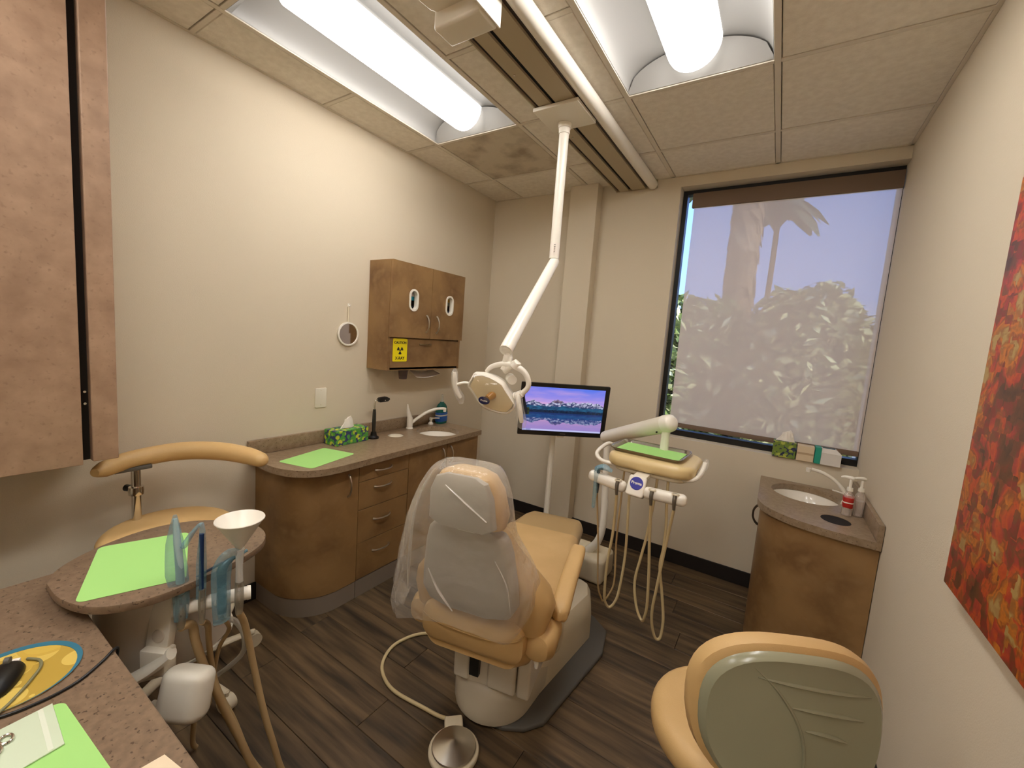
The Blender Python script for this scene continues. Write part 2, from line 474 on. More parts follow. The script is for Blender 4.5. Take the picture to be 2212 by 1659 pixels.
part('fabric', loft(B(), [[(1.636, .07, .985), (W - .006, .07, .985)], [(1.636, .07, 2.52), (W - .006, .07, 2.52)]], closed=False), SHADE, sh, smooth=False)
part('header', box(1.622, W - .004, .058, .088, 2.495, 2.590, .004), HEM, sh)
part('hem_bar', box(1.636, W - .006, .064, .076, .968, 1.000, .003), HEM, sh)
# ------------------------------------------------------------------ shared builders
def slab_holes(outline, holes, z0, z1, bev=0.):
    bm = B()
    def loop(pts):
        vs = [bm.verts.new((p[0], p[1], z1)) for p in pts]
        return [bm.edges.new((vs[i], vs[(i + 1) % len(vs)])) for i in range(len(vs))]
    es = loop(outline)
    for h in holes: es += loop(h)
    bmesh.ops.triangle_fill(bm, use_beauty=True, use_dissolve=False, edges=es)
    faces = list(bm.faces)
    r = bmesh.ops.extrude_face_region(bm, geom=faces)
    for v in [g for g in r['geom'] if isinstance(g, bmesh.types.BMVert)]: v.co.z = z0
    bmesh.ops.recalc_face_normals(bm, faces=bm.faces)
    return bm
def circ(cx, cy, r, n=40, ry=None): return [(cx + math.cos(2 * PI * i / n) * r, cy + math.sin(2 * PI * i / n) * (ry or r)) for i in range(n)]
YZ = Matrix(((0, 0, 1, 0), (1, 0, 0, 0), (0, 1, 0, 0), (0, 0, 0, 1)))      # (a, b, c) -> x = c, y = a, z = b
XZ = Matrix(((1, 0, 0, 0), (0, 0, -1, 0), (0, 1, 0, 0), (0, 0, 0, 1)))     # (a, b, c) -> x = a, y = -c, z = b
def pull(p0, p1, out, bulge=.026, r=.0048):
    p0 = Vector(p0); p1 = Vector(p1); o = Vector(out); d = p1 - p0
    return tube([p0, p0 + d * .10 + o * bulge * .5, p0 + d * .30 + o * bulge * .92, p0 + d * .5 + o * bulge, p0 + d * .7 + o * bulge * .92, p1 - d * .10 + o * bulge * .5, p1], [r * 1.3, r, r * .9, r, r * 1.3], 8, 5)
def shell_box(x0, x1, y0, y1, z0, z1, t=.018, open_top=True, open_front=None):
    bm = B()
    add_box(bm, x0, x0 + t, y0, y1, z0, z1)
    add_box(bm, x0 + t, x1, y0, y0 + t, z0, z1); add_box(bm, x0 + t, x1, y1 - t, y1, z0, z1)
    add_box(bm, x0 + t, x1, y0 + t, y1 - t, z0, z0 + t)
    if not open_top: add_box(bm, x0 + t, x1, y0 + t, y1 - t, z1 - t, z1)
    return bm
TOE = mat('toe_kick_laminate', '#8a7d70', .4)

# ------------------------------------------------------------------ left-wall base cabinets and worktop
CZ, CT = .810, .034                       # worktop top and thickness
FX = .412                                 # door face
def unit(name, label, y0, y1):
    t = thing(name, label, 'cabinet', (.2, (y0 + y1) / 2, 0), 0, 'base cabinets under the left worktop')
    part('body', shell_box(.002, FX - .020, y0 + .0005, y1 - .0005, .100, CZ - CT - .001), LAM, t, smooth=False)
    part('toe_kick', box(.012, FX - .002, y0 + .0005, y1 - .0005, 0, .099), TOE, t, smooth=False)
    return t
# rounded end unit
Y_A, Y_B, Y_C, Y_E = -1.650, -1.288, -.938, -.590
def end_outline(off=0.):
    pts = [(FX - off, Y_A - .0015)]
    r = .235; cx, cy = FX - r, -1.985 + r
    for k in range(13):
        a = -PI / 2 * k / 12
        pts.append((cx + math.cos(a) * (r - off), cy + math.sin(a) * (r - off)))
    pts.append((.004, -1.985 + off))
    return pts
t = thing('curved_cabinet', 'brown laminate base cabinet with curved door at the rounded worktop end', 'cabinet', (.2, -1.82, 0), 0, 'base cabinets under the left worktop')
o = end_outline(.020)
part('body', prism([(.004, Y_A - .0015)] + o, .100, CZ - CT - .001), LAM, t)
a, b = end_outline(0.), end_outline(.018)
dr = part('door', prism(a + b[::-1], .104, CZ - CT - .006), LAM, t)
part('handle', pull((FX + .001, -1.716, .735), (FX + .001, -1.716, .612), (1, 0, 0)), NICKEL, dr)
part('toe_kick', prism([(.012, Y_A - .0015)] + end_outline(.004), 0, .099), TOE, t)
# drawers
t = unit('drawer_cabinet', 'brown laminate base cabinet with four stacked drawers', Y_A, Y_B)
zs = [.104, .300, .492, .684, CZ - CT - .006]
zs = [.104, .318, .510, .672, CZ - CT - .006]
for k in range(4):
    d = part('drawer', box(FX - .018, FX, Y_A + .002, Y_B - .002, zs[k] + .0015, zs[k + 1] - .0015, .001, 1), LAM, t, smooth=False)
    zz = [.243, .433, .624, .720][k]
    part('handle', pull((FX + .001, -1.545, zz), (FX + .001, -1.424, zz), (1, 0, 0)), NICKEL, d)
# sink unit
t = unit('sink_cabinet', 'brown laminate base cabinet with two doors below the round sink', Y_B, Y_E)
for y0, y1, hy in ((Y_B, Y_C, -.985), (Y_C, Y_E, -.902)):
    d = part('door', box(FX - .018, FX, y0 + .002, y1 - .002, .104, CZ - CT - .006, .001, 1), LAM, t, smooth=False)
    part('handle', pull((FX + .001, hy, .742), (FX + .001, hy, .625), (1, 0, 0)), NICKEL, d)
# worktop
SK = (.247, -.857, .150)
ol = [(.003, -2.028), (.128, -2.028), (.231, -2.030), (.315, -2.015), (.377, -1.985), (.420, -1.945), (.446, -1.895), (.458, -1.84), (.462, -1.77), (.460, -1.69), (.452, -1.50), (.446, -1.2), (.438, -.85), (.430, -.575), (.003, -.575)]
ol2 = [(p.x, p.y) for p in spline([(x, y, 0) for x, y in ol[1:-2]], 4)]
wt = thing('countertop', 'long brown stone countertop with rounded end along the left wall', 'countertop', (.22, -1.3, CZ))
part('slab', slab_holes([ol[0]] + ol2 + [ol[-2], ol[-1]], [circ(*SK), circ(.150, -1.165, .052, 28)], CZ - CT, CZ), STONE, wt, ang=50)
part('backsplash', box(.002, .021, -2.028, -.575, CZ + .0003, CZ + .078, .003), STONE, wt)
part('chute_liner', lathe([(.0515, CZ - .002 - CZ), (.0515, -.06), (.049, -.06), (.049, -.004)], (.150, -1.165, CZ), 32, cap=False), WHITE, wt)
part('chute_lid', lathe([(.001, -.030), (.0485, -.030), (.0485, -.026), (.001, -.026)], (.150, -1.165, CZ), 32), WHITE, wt)
sk = thing('sink', 'round white sink set into the left-wall countertop', 'sink', (SK[0], SK[1], CZ - .15))
prof = [(.163, -.0355), (.150, -.0355), (.146, -.050), (.135, -.085), (.112, -.118), (.07, -.136), (.022, -.141), (.022, -.150), (.075, -.146), (.120, -.126), (.143, -.090), (.155, -.05), (.163, -.0415)]
part('bowl', lathe(prof, (SK[0], SK[1], CZ), 40, cap=False), PORC, sk)
part('drain', lathe([(.001, -.1445), (.021, -.1445), (.021, -.140), (.001, -.138)], (SK[0], SK[1], CZ), 24), CHROME, sk)

# things on the worktop
def liner(label, cx, cy, z, rz, w=.216, h=.311):
    bm = prism(rrect(0, 0, w, h, .018), 0, .0008); moved(bm, (cx, cy, z), 0, 0, rz)
    return solo('tray_liner', bm, GREEN, label, 'paper liner', (cx, cy, z), 'green paper tray liners')
liner('green paper liner lying on the long left-wall countertop', .262, -1.795, CZ + .0005, .24)

def tissue_box_mat(name, cols, scale, th=.60):
    m = bpy.data.materials.new(name); m.use_nodes = True; N = m.node_tree.nodes; L = m.node_tree.links; p = N['Principled BSDF']; p.inputs['Roughness'].default_value = .5
    tc = N.new('ShaderNodeTexCoord'); v = N.new('ShaderNodeTexVoronoi'); v.inputs['Scale'].default_value = scale
    v2 = N.new('ShaderNodeTexVoronoi'); v2.inputs['Scale'].default_value = scale * 1.7
    L.new(tc.outputs['Object'], v.inputs['Vector']); L.new(tc.outputs['Object'], v2.inputs['Vector'])
    c1 = N.new('ShaderNodeValToRGB'); c1.color_ramp.interpolation = 'CONSTANT'; e = c1.color_ramp.elements
    e[0].color = lin(cols[0]); e[1].position = .42; e[1].color = lin(cols[1]); k = e.new(.5); k.color = lin(cols[2])
    L.new(v.outputs['Distance'], c1.inputs[0])
    c2 = N.new('ShaderNodeValToRGB'); c2.color_ramp.interpolation = 'CONSTANT'; e = c2.color_ramp.elements
    e[0].color = (0, 0, 0, 1); e[1].position = th; e[1].color = (1, 1, 1, 1); L.new(v2.outputs['Distance'], c2.inputs[0])
    mx = N.new('ShaderNodeMix'); mx.data_type = 'RGBA'; L.new(c2.outputs[0], mx.inputs[0]); L.new(c1.outputs[0], mx.inputs[6]); mx.inputs[7].default_value = lin(cols[3])
    L.new(mx.outputs[2], p.inputs['Base Color']); MATS[name] = m; return m
PEARS = tissue_box_mat('pear_print', ['#c9cf3e', '#86b640', '#4f9a3c', '#34406a'], 26., .60)
RINGS = tissue_box_mat('ring_print', ['#a9b24c', '#8a9a3a', '#6f8636', '#2b3150'], 30., .62)
def tissue_sheet(cx, cy, z, s=1., h=.055, rz=0., m=None):
    rings = []
    for k in range(8):
        f = k / 7; w = .035 * s * (1 - .55 * f) + .004
        ring = []
        for i in range(16):
            a = 2 * PI * i / 16
            ring.append((math.cos(a) * w * (1.3 - .2 * f) + .012 * f * math.sin(3 * f), math.sin(a) * .010 * (1 + .6 * math.sin(4 * a + 3 * f)) * (1 - .5 * f), h * s * f * (1 + .18 * math.cos(a))))
        rings.append(ring)
    return moved(loft(B(), rings), (cx, cy, z), 0, 0, rz)
def tissue_box(label, x0, x1, y0, y1, z, h, m, along, rz=0):
    cx, cy = (x0 + x1) / 2, (y0 + y1) / 2
    t = thing('tissue_box', label, 'tissue box', (cx, cy, z), rz)
    w, l = x1 - x0, y1 - y0
    part('carton', box(-w / 2, w / 2, -l / 2, l / 2, 0, h, .002, 1), m, t, local=True, smooth=False)
    part('slot', prism(circ(0, 0, .018 if along == 'y' else .05, 24, .05 if along == 'y' else .018), h, h + .0006), DARKHOLE, t, local=True)
    part('tissue', tissue_sheet(0, 0, h + .0007, 1., .06, PI / 2 if along == 'y' else 0), WHITEPAPER, t, local=True)
    return t
tissue_box('green pear-patterned tissue box on the left-wall countertop', .030, .142, -1.612, -1.380, CZ + .0005, .088, PEARS, 'y', .03)

t = thing('curing_light_stand', 'slim black curing light standing upright with angled lozenge head', 'dental device', (.118, -1.322, CZ))
part('base', lathe([(.001, .0005), (.034, .0005), (.034, .010), (.020, .020), (.017, .042), (.001, .042)], (.118, -1.322, CZ), 28), BLACK, t)
part('body', lathe([(.001, .040), (.011, .042), (.0125, .11), (.011, .165), (.0085, .19), (.001, .19)], (.118, -1.322, CZ), 20), mat('dark_grey_plastic', '#26241f', .35), t)
part('neck', tube([(.118, -1.322, CZ + .188), (.118, -1.322, CZ + .225), (.118, -1.316, CZ + .245), (.118, -1.300, CZ + .250)], [.006, .0045, .004], 10), CHROME, t)
hd = part('head', xform(prism([(-.046, 0), (-.030, .015), (.02, .018), (.044, .008), (.047, -.002), (.032, -.014), (-.028, -.016)], -.016, .016, .005), Matrix.Translation((.118, -1.256, CZ + .247)) @ YZ), BLACK, t)
part('indicator', ell((.135, -1.252, CZ + .243), (.003, .003, .003), 10, 8), WHITE, hd)

t = thing('faucet', 'white gooseneck faucet beside the round sink on the left counter', 'faucet', (.060, -.955, CZ))
part('base', lathe([(.001, .0005), (.026, .0005), (.026, .006), (.021, .012), (.021, .075), (.018, .085), (.001, .088)], (.060, -.955, CZ), 28), WHITEL, t)
part('spout', tube([(.066, -.945, CZ + .040), (.085, -.905, CZ + .075), (.115, -.85, CZ + .115), (.145, -.79, CZ + .138), (.170, -.735, CZ + .142), (.178, -.712, CZ + .137)], [.011, .011, .0105, .010, .010, .010], 14), WHITEL, t)
part('aerator', cyl((.176, -.716, CZ + .142), (.176, -.716, CZ + .116), .0115, .0105), WHITEL, t)
part('lever', tube([(.060, -.957, CZ + .082), (.058, -.966, CZ + .110), (.056, -.974, CZ + .150), (.055, -.978, CZ + .180)], [.019, .015, .009, .0045], 12), WHITEL, t)
t = thing('soap_dispenser', 'small white pump soap dispenser mounted behind the round sink', 'soap dispenser', (.052, -.728, CZ))
part('collar', lathe([(.001, .0005), (.020, .0005), (.019, .012), (.010, .020), (.010, .036), (.001, .038)], (.052, -.728, CZ), 24), WHITEL, t)
part('pump_head', cyl((.052, -.728, CZ + .036), (.052, -.728, CZ + .052), .013, .012), WHITEL, t)
part('nozzle', tube([(.052, -.728, CZ + .046), (.075, -.705, CZ + .049), (.098, -.682, CZ + .050)], [.006, .005, .004], 10), WHITEL, t)

t = thing('pump_bottle', 'teal pump bottle with blue label behind the round sink', 'bottle', (.070, -.632, CZ))
TEAL = mat('teal_bottle', '#0d5f57', .25); NAVY = mat('blue_label', '#1f56a8', .4)
def bottle_body(c, w, d, h, prof):
    rings = []
    for f, k in prof:
        rings.append([(c[0] + math.copysign(abs(math.cos(a)) ** .7, math.cos(a)) * d / 2 * k, c[1] + math.copysign(abs(math.sin(a)) ** .7, math.sin(a)) * w / 2 * k, c[2] + f * h) for a in [2 * PI * i / 28 for i in range(28)]])
    return loft(B(), rings)
part('body', bottle_body((.070, -.632, CZ + .0005), .104, .066, .170, [(0, .86), (.03, .95), (.25, 1), (.55, 1), (.78, .86), (.90, .62), (.96, .36), (1, .34)]), TEAL, t)
lb = part('label', bottle_body((.0702, -.632, CZ + .0005), .1055, .0675, .170, [(.10, .97), (.12, 1), (.25, 1.), (.50, 1.), (.52, .985)]), NAVY, t)
part('label_stripe', bottle_body((.0704, -.632, CZ + .0005), .1058, .0680, .170, [(.36, 1), (.365, 1.004), (.41, 1.004), (.415, 1)]), WHITE, lb)
part('pump', tube([(.070, -.632, CZ + .170), (.070, -.632, CZ + .20), (.070, -.632, CZ + .225)], [.012, .009, .008], 12, 2), film('clear_plastic', '#e8e6e0', .45, .2, .1, 40.), t)
part('pump_spout', tube([(.070, -.632, CZ + .222), (.085, -.645, CZ + .225), (.105, -.665, CZ + .218)], [.009, .007, .005], 10), MATS['clear_plastic'], t)

# ------------------------------------------------------------------ wall cabinet on the left wall
UX = .215; UY0, UY1, UZ0, UZ1, UZD = -1.303, -.612, 1.255, 1.940, 1.468
t = thing('wall_cabinet', 'brown laminate wall cabinet with two doors and oval glove ports', 'cabinet', (.1, -.95, UZ0))
bm = B()
add_box(bm, .002, .012, UY0, UY1, UZ0, UZ1); add_box(bm, .012, .196, UY0, UY0 + .018, UZ0, UZ1); add_box(bm, .012, .196, UY1 - .018, UY1, UZ0, UZ1)
add_box(bm, .012, .196, UY0 + .018, UY1 - .018, UZ1 - .018, UZ1); add_box(bm, .012, .196, UY0 + .018, UY1 - .018, UZ0, UZ0 + .018); add_box(bm, .012, .176, UY0 + .018, UY1 - .018, UZD - .009, UZD + .009)
part('body', bm, LAM, t, smooth=False)
YM = -.955
def oval(cy, cz, w, h, n=10):
    pts = []
    for k in range(n + 1): pts.append((cy + math.cos(PI * k / n) * w / 2, cz + (h - w) / 2 + math.sin(PI * k / n) * w / 2))
    for k in range(n + 1): pts.append((cy - math.cos(PI * k / n) * w / 2, cz - (h - w) / 2 - math.sin(PI * k / n) * w / 2))
    return pts
for y0, y1, oy, hy in ((UY0, YM, -1.121, -.998), (YM, UY1, -.773, -.898)):
    ol = [(y0 + .0015, UZD), (y1 - .0015, UZD), (y1 - .0015, UZ1), (y0 + .0015, UZ1)]
    d = part('door', xform(slab_holes(ol, [oval(oy, 1.712, .066, .128)], .1975, UX), YZ), LAM, t, smooth=False)
    ring = slab_holes(oval(oy, 1.712, .080, .142), [oval(oy, 1.712, .056, .118)], .190, UX + .005)
    part('glove_port', xform(ring, YZ), WHITEL, d)
    part('handle', pull((UX + .001, hy, 1.625), (UX + .001, hy, 1.510), (1, 0, 0)), NICKEL, d)
fp = part('drawer', box(.178, .196, UY0 + .019, UY1 - .019, UZ0 + .004, UZD - .006, .001, 1), LAM, t, smooth=False)
part('handle', pull((.197, -1.035, 1.428), (.197, -.925, 1.428), (1, 0, 0), .02, .004), mat('bronze_pull', '#7a6446', .4, metal=.8), fp)
for oy, c1, c2, c3, lab in ((-1.121, '#dcd6d2', '#1d7f95', '#0b0d12', 'white and teal glove box seen through the left oval port'), (-.773, '#c39a2c', '#6b6a55', '#1d2b52', 'gold and blue glove box seen through the right oval port')):
    g = thing('glove_box', lab, 'glove box', (.11, oy, UZD + .011), 0, 'glove boxes inside the wall cabinet')
    part('carton', box(.05, .180, oy - .058, oy + .058, UZD + .011, UZD + .211), mat('glove_a' + lab[:5], c3, .5), g, smooth=False)
    part('band', box(.180, .1815, oy - .058, oy + .058, 1.712, 1.738), mat('glove_b' + lab[:5], c2, .5), g, smooth=False)
    part('panel', box(.049, .1815, oy - .0585, oy + .0585, 1.7385, UZD + .325), mat('glove_c' + lab[:5], c1, .5), g, smooth=False)

# warning sign on the cabinet
t = thing('caution_sign', 'yellow caution x-ray sign on the wall cabinet', 'sign', (.1965, -1.203, 1.392))
YEL = mat('sign_yellow', '#f4e108', .45); INK = mat('sign_ink', '#171311', .5)
part('panel', xform(prism(rrect(-1.203, 1.386, .120, .148, .006, 3), .1965, .1978), YZ), YEL, t)
for s, z, sz in (('CAUTION', 1.433, .0225), ('X-RAY', 1.333, .0265)):
    part('lettering', xform(text_mesh(s, sz, .0004, .0006), Matrix.Translation((.1984, -1.203, z)) @ YZ), INK, t, smooth=False)
bm = B()
for k in range(3):
    a0 = PI / 2 + 2 * PI * k / 3 + PI; pts = []
    for i in range(9):
        a = a0 - PI / 6 + PI / 3 * i / 8; pts.append((-1.203 + math.cos(a) * .026, 1.384 + math.sin(a) * .026))
    for i in range(9):
        a = a0 + PI / 6 - PI / 3 * i / 8; pts.append((-1.203 + math.cos(a) * .008, 1.384 + math.sin(a) * .008))
    add_prism(bm, pts, .1979, .1985)
add_prism(bm, circ(-1.203, 1.384, .0055, 16), .1979, .1985)
part('trefoil', xform(bm, YZ), INK, t, smooth=False)

# under the wall cabinet
t = thing('cup_dispenser', 'dark cup dispenser tube under the wall cabinet', 'cup dispenser', (.11, -1.088, 1.185))
part('cup', lathe([(.001, 0), (.026, 0), (.033, .060), (.030, .060), (.023, .003), (.001, .003)], (.11, -1.088, 1.185), 24), mat('dark_mauve_cup', '#5c4c4c', .5), t)
part('tube', cyl((.11, -1.088, 1.245), (.11, -1.088, UZ0 - .0005), .037), GREYPL, t)
bm = loft(B(), [[(.06, -.985 + .026 * k, 1.252 - .022 * math.sin(k * .28) - .012 * (9 - k) / 9) for k in range(10)], [(.10, -.985 + .026 * k, 1.238 - .022 * math.sin(k * .28) - .020 * (9 - k) / 9) for k in range(10)], [(.14, -.985 + .026 * k, 1.222 - .018 * math.sin(k * .30) - .028 * (9 - k) / 9) for k in range(10)]], closed=False)
bmesh.ops.solidify(bm, geom=bm.faces[:], thickness=.0015)
t = thing('paper_towel', 'white paper towel hanging out below the wall cabinet', 'paper towel', (.1, -.87, 1.21))
part('sheet', bm, WHITEPAPER, t)
part('dispenser_slot', box(.05, .10, -.99, -.74, UZ0 - .005, UZ0 - .0005), GREYPL, t)

# hand mirror and wall plate
t = thing('hand_mirror', 'round white hand mirror hanging by its handle from a wall hook', 'mirror', (.01, -1.453, 1.40))
MIRR = mat('mirror_glass', '#cfc8bd', .06, metal=1.)
part('frame', lathe([(.060, 0), (.072, 0), (.074, .006), (.072, .012), (.064, .013), (.062, .008), (.060, .008)], (.002, -1.453, 1.466), 40, axis=(1, 0, 0), cap=False), WHITEL, t)
part('glass', lathe([(.001, 0), (.064, 0), (.064, .009), (.001, .009)], (.002, -1.453, 1.466), 40, axis=(1, .0, 0)), MIRR, t)
part('handle', tube([(.008, -1.453, 1.538), (.008, -1.454, 1.58), (.008, -1.455, 1.632)], [.0075, .0055, .005], 10, 3), IVORY, t)
t = thing('wall_hook', 'small white hook holding the hand mirror', 'hook', (0, -1.452, 1.63))
part('plate', box(.0, .004, -1.458, -1.446, 1.626, 1.652, .001), WHITEL, t)
part('prong', tube([(.004, -1.452, 1.640), (.016, -1.450, 1.637), (.020, -1.449, 1.646)], .0028, 8), WHITEL, t)
t = thing('wall_plate', 'blank white switch plate on the left wall above the counter', 'wall plate', (0, -1.622, 1.082))
part('plate', xform(prism(rrect(-1.622, 1.082, .072, .116, .004, 3), .0003, .006, .0015), YZ), WHITE, t)
for dz in (-.042, .042): part('screw', cyl((.006, -1.622, 1.082 + dz), (.0066, -1.622, 1.082 + dz), .003, seg=12), IVORY, t)
# ------------------------------------------------------------------ ceiling track, carriage and operating light
TRK = mat('track_beige', '#b0a184', .5); TRKD = mat('track_dark_rail', '#3a2f27', .5)
TX0, TX1, TZ = 1.100, 1.332, 2.636
tr = thing('ceiling_track', 'long beige ceiling track with black slot and white conduit', 'ceiling track', ((TX0 + TX1) / 2, -1.8, TZ))
yb = -.012
part('rail_beam', box(TX0 + .028, 1.192, D0 + .01, yb, TZ, 2.686), TRK, tr, smooth=False)
part('rail_beam', box(1.216, TX1 - .018, D0 + .01, yb, TZ, 2.686), TRK, tr, smooth=False)
part('slot', box(1.192, 1.216, D0 + .01, yb - .002, TZ + .012, 2.686), DARKHOLE, tr, smooth=False)
part('side_rail', box(TX0, TX0 + .028, D0 + .01, yb, TZ + .014, 2.686), TRKD, tr, smooth=False)
part('side_rail', box(TX0, TX0 + .006, D0 + .01, yb, TZ, 2.686), TRK, tr, smooth=False)
part('side_rail', box(TX1 - .018, TX1 - .004, D0 + .01, yb, TZ + .012, 2.686), TRKD, tr, smooth=False)
rr = []
for yy in (D0 + .01, yb):
    rr.append([(1.362 + math.cos(2 * PI * i / 24) * .033, yy, 2.6565 + math.sin(2 * PI * i / 24) * .033) for i in range(24)])
part('conduit', loft(B(), rr), WHITEL, tr)
part('end_cap', box(TX0, 1.393, yb, -.0165, TZ - .001, 2.686, .003), TRK, tr)
for yy in (-.9, -1.5): part('bolt', cyl((1.15, yy, TZ), (1.15, yy, TZ - .003), .005, seg=10), CHROME, tr)

ca = thing('ceiling_carriage', 'off-white moulded carriage box hanging from the ceiling track', 'track carriage', (1.25, -2.2, 2.60))
part('cover', prism([(1.135, -2.55), (1.335, -2.55), (1.335, -1.952), (1.14, -1.952), (1.118, -1.975), (1.112, -2.02), (1.112, -2.50)], 2.592, TZ - .002, .006, 3), WHITE, ca)
part('drop_block', box(1.118, 1.322, -1.962, -1.862, 2.540, TZ - .002, .012, 3), WHITE, ca)
part('lit_side_plate', box(1.323, 1.330, -2.06, -1.858, 2.545, TZ - .004, .003, 2), WHITEL, ca)  # paler plate on the block's side, lamp light put into its colour
for k in range(3): part('screw', cyl((1.22 + .028 * k, -2.02 + .012 * (k % 2), 2.5925), (1.22 + .028 * k, -2.02 + .012 * (k % 2), 2.590), .006, seg=10), GREYPL, ca)

PX, PY = 1.192, -1.081
ol = thing('operating_light', 'white dental operating light hanging over the chair from the track', 'dental light', (PX, PY, 2.6))
part('mounting_plate', box(1.095, 1.335, -1.245, -1.020, TZ - .020, TZ - .0015, .004), WHITE, ol)
part('flange', lathe([(.001, 0), (.035, 0), (.033, -.022), (.0285, -.024), (.0285, -.05), (.001, -.05)], (PX, PY, TZ - .020), 28), WHITEL, ol)
dt = part('drop_tube', cyl((PX, PY, TZ - .06), (PX, PY, 1.945), .0250, seg=28), WHITEL, ol)
part('sticker', lathe([(.0252, 0), (.0253, .001), (.0253, .064), (.0252, .065)], (PX, PY, 1.958), 28, cap=False), WHITEPAPER, dt)
for k in range(5): part('print_line', box(PX + .008, PX + .016, PY - .0262, PY - .0235, 1.975 + .009 * k, 1.9765 + .009 * k), GREYPL, dt)
part('swivel', cyl((PX, PY, 1.945), (PX, PY, 1.905), .014, seg=20), WHITE, ol)
A0 = Vector((PX + .004, PY - .012, 1.918)); A1 = Vector((1.278, -1.590, 1.480)); ad = (A1 - A0).normalized()
part('arm', tube([A0 - ad * .012, A0, A0 + (A1 - A0) * .5, A1, A1 + ad * .024, A1 + ad * .034], [.020, .0265, .028, .0295, .0275, .012], 24, 4), WHITEL, ol)
part('arm_slot', box(PX - .008, PX + .008, PY - .046, PY - .012, 1.888, 1.915), BLACK, ol)
K0 = A1 + Vector((.004, .0, -.018))
part('knuckle', tube([K0, K0 + Vector((.001, 0, -.022)), K0 + Vector((.0, -.001, -.03)), K0 + Vector((-.006, -.006, -.075)), K0 + Vector((-.010, -.010, -.090))], [.017, .0155, .021, .0205, .018], 20, 4), WHITEL, ol)
# lamp head in its own frame
HC = Vector((1.250, -1.655, 1.272))
n_ = Vector((.30, -1.0, -.22)).normalized(); a_ = Vector((0, 0, 1)).cross(n_).normalized(); b_ = n_.cross(a_).normalized()
tilt = Matrix.Rotation(-.10, 3, n_); a_ = tilt @ a_; b_ = tilt @ b_
KS = .000275
def LP(u, v, c=0.): return HC + a_ * ((u - 690) * KS) + b_ * ((640 - v) * KS) + n_ * c
face = [(390, 375), (520, 362), (640, 378), (760, 415), (850, 460), (930, 560), (1010, 650), (1075, 725), (1060, 800), (985, 895), (890, 915), (800, 912), (690, 900), (590, 875), (510, 820), (440, 740), (370, 650), (312, 590), (318, 540), (350, 470)]
fc = (690, 640)
def fring(k, c): return [LP(fc[0] + (u - fc[0]) * k, fc[1] + (v - fc[1]) * k, c) for u, v in face]
hd = part('lamp_housing', loft(B(), [fring(.35, -.118), fring(.62, -.112), fring(.88, -.080), fring(1.03, -.035), fring(1.04, -.004), fring(.985, .0), fring(.96, -.010), fring(.62, -.055), fring(.20, -.062)]), WHITEL, ol)
SHD = film('amber_shield', '#f0e0c0', .10, .08, .03, 10., 1.)
part('shield', loft(B(), [fring(1.0, .001), fring(.96, .014), fring(.80, .030), fring(.50, .040), fring(.18, .043), fring(.02, .0435)], cap=False), SHD, hd)
part('reflector', loft(B(), [fring(.93, -.006), fring(.66, -.045), fring(.24, -.056)]), mat('lamp_mirror', '#e2cfa8', .25, metal=.35), hd)
part('bulb_shield', tube([LP(770, 620, -.05), LP(720, 650, -.02), LP(660, 690, .018)], [.020, .019, .013], 18, 2), mat('amber_glass', '#a8731f', .25), hd)
bd = part('badge', xform(prism([(x * .0125, y * .0085) for x, y in circ(0, 0, 1, 28)], 0, .002, .0006), Matrix.Translation(LP(640, 700, .0405)) @ Matrix([(a_.x * 2, b_.x * 2, n_.x, 0), (a_.y * 2, b_.y * 2, n_.y, 0), (a_.z * 2, b_.z * 2, n_.z, 0), (0, 0, 0, 1)])), mat('badge_navy', '#1b2150', .35), hd)
part('lettering', xform(text_mesh('Proma', .0115, .0003, .0002), Matrix.Translation(LP(640, 700, .0432)) @ Matrix([(a_.x, b_.x, n_.x, 0), (a_.y, b_.y, n_.y, 0), (a_.z, b_.z, n_.z, 0), (0, 0, 0, 1)])), WHITEL, bd, smooth=False)
part('yoke', tube([LP(500, 380, -.075), LP(570, 290, -.075), LP(720, 215, -.07), LP(880, 185, -.06), LP(1010, 195, -.055), LP(1140, 260, -.05), LP(1215, 380, -.045), LP(1210, 480, -.040), LP(1130, 585, -.035)], [.009, .0105, .0115, .013, .014, .0125, .0115, .011, .012], 16, 5), WHITEL, ol)
part('yoke_stem', tube([K0 + Vector((-.009, -.009, -.088)), LP(985, 130, -.058), LP(960, 200, -.058)], [.0155, .016, .022], 18, 4), WHITEL, ol)
part('pivot', cyl(LP(880, 420, -.085), LP(960, 400, -.045), .020, .020), WHITEL, ol)
part('pivot', cyl(LP(1050, 640, -.035), LP(1150, 560, -.03), .019, .015), WHITEL, ol)
for side, pts, rod in (('l', [(70, 400, .0), (85, 480, .004), (100, 590, .006), (150, 720, .004), (205, 800, 0)], [(345, 560, -.02), (230, 555, -.008), (105, 600, .006)]), ('r', [(1100, 580, -.02), (1140, 690, -.005), (1185, 830, 0), (1225, 985, 0)], [(1040, 640, -.03), (1080, 600, -.02), (1115, 610, -.012)])):
    part('handle_rod', tube([LP(*q) for q in rod], [.006, .006, .007], 10), WHITEL, ol)
    hh = part('handle', tube([LP(*q) for q in pts], [.0085, .010, .0105, .0105, .008], 14), WHITEL, ol)
    sl = [LP(pts[0][0], pts[0][1] - 60, pts[0][2])] + [LP(*q) for q in pts] + [LP(pts[-1][0] + 20, pts[-1][1] + 90, 0)]
    part('plastic_sleeve', tube(sl, [.004, .017, .019, .018, .021, .022, .012], 12, 4, flat=.55), film('sleeve_film', '#efece6', .10, .15, .8, 60., .4) if 'sleeve_film' not in MATS else MATS['sleeve_film'], hh)

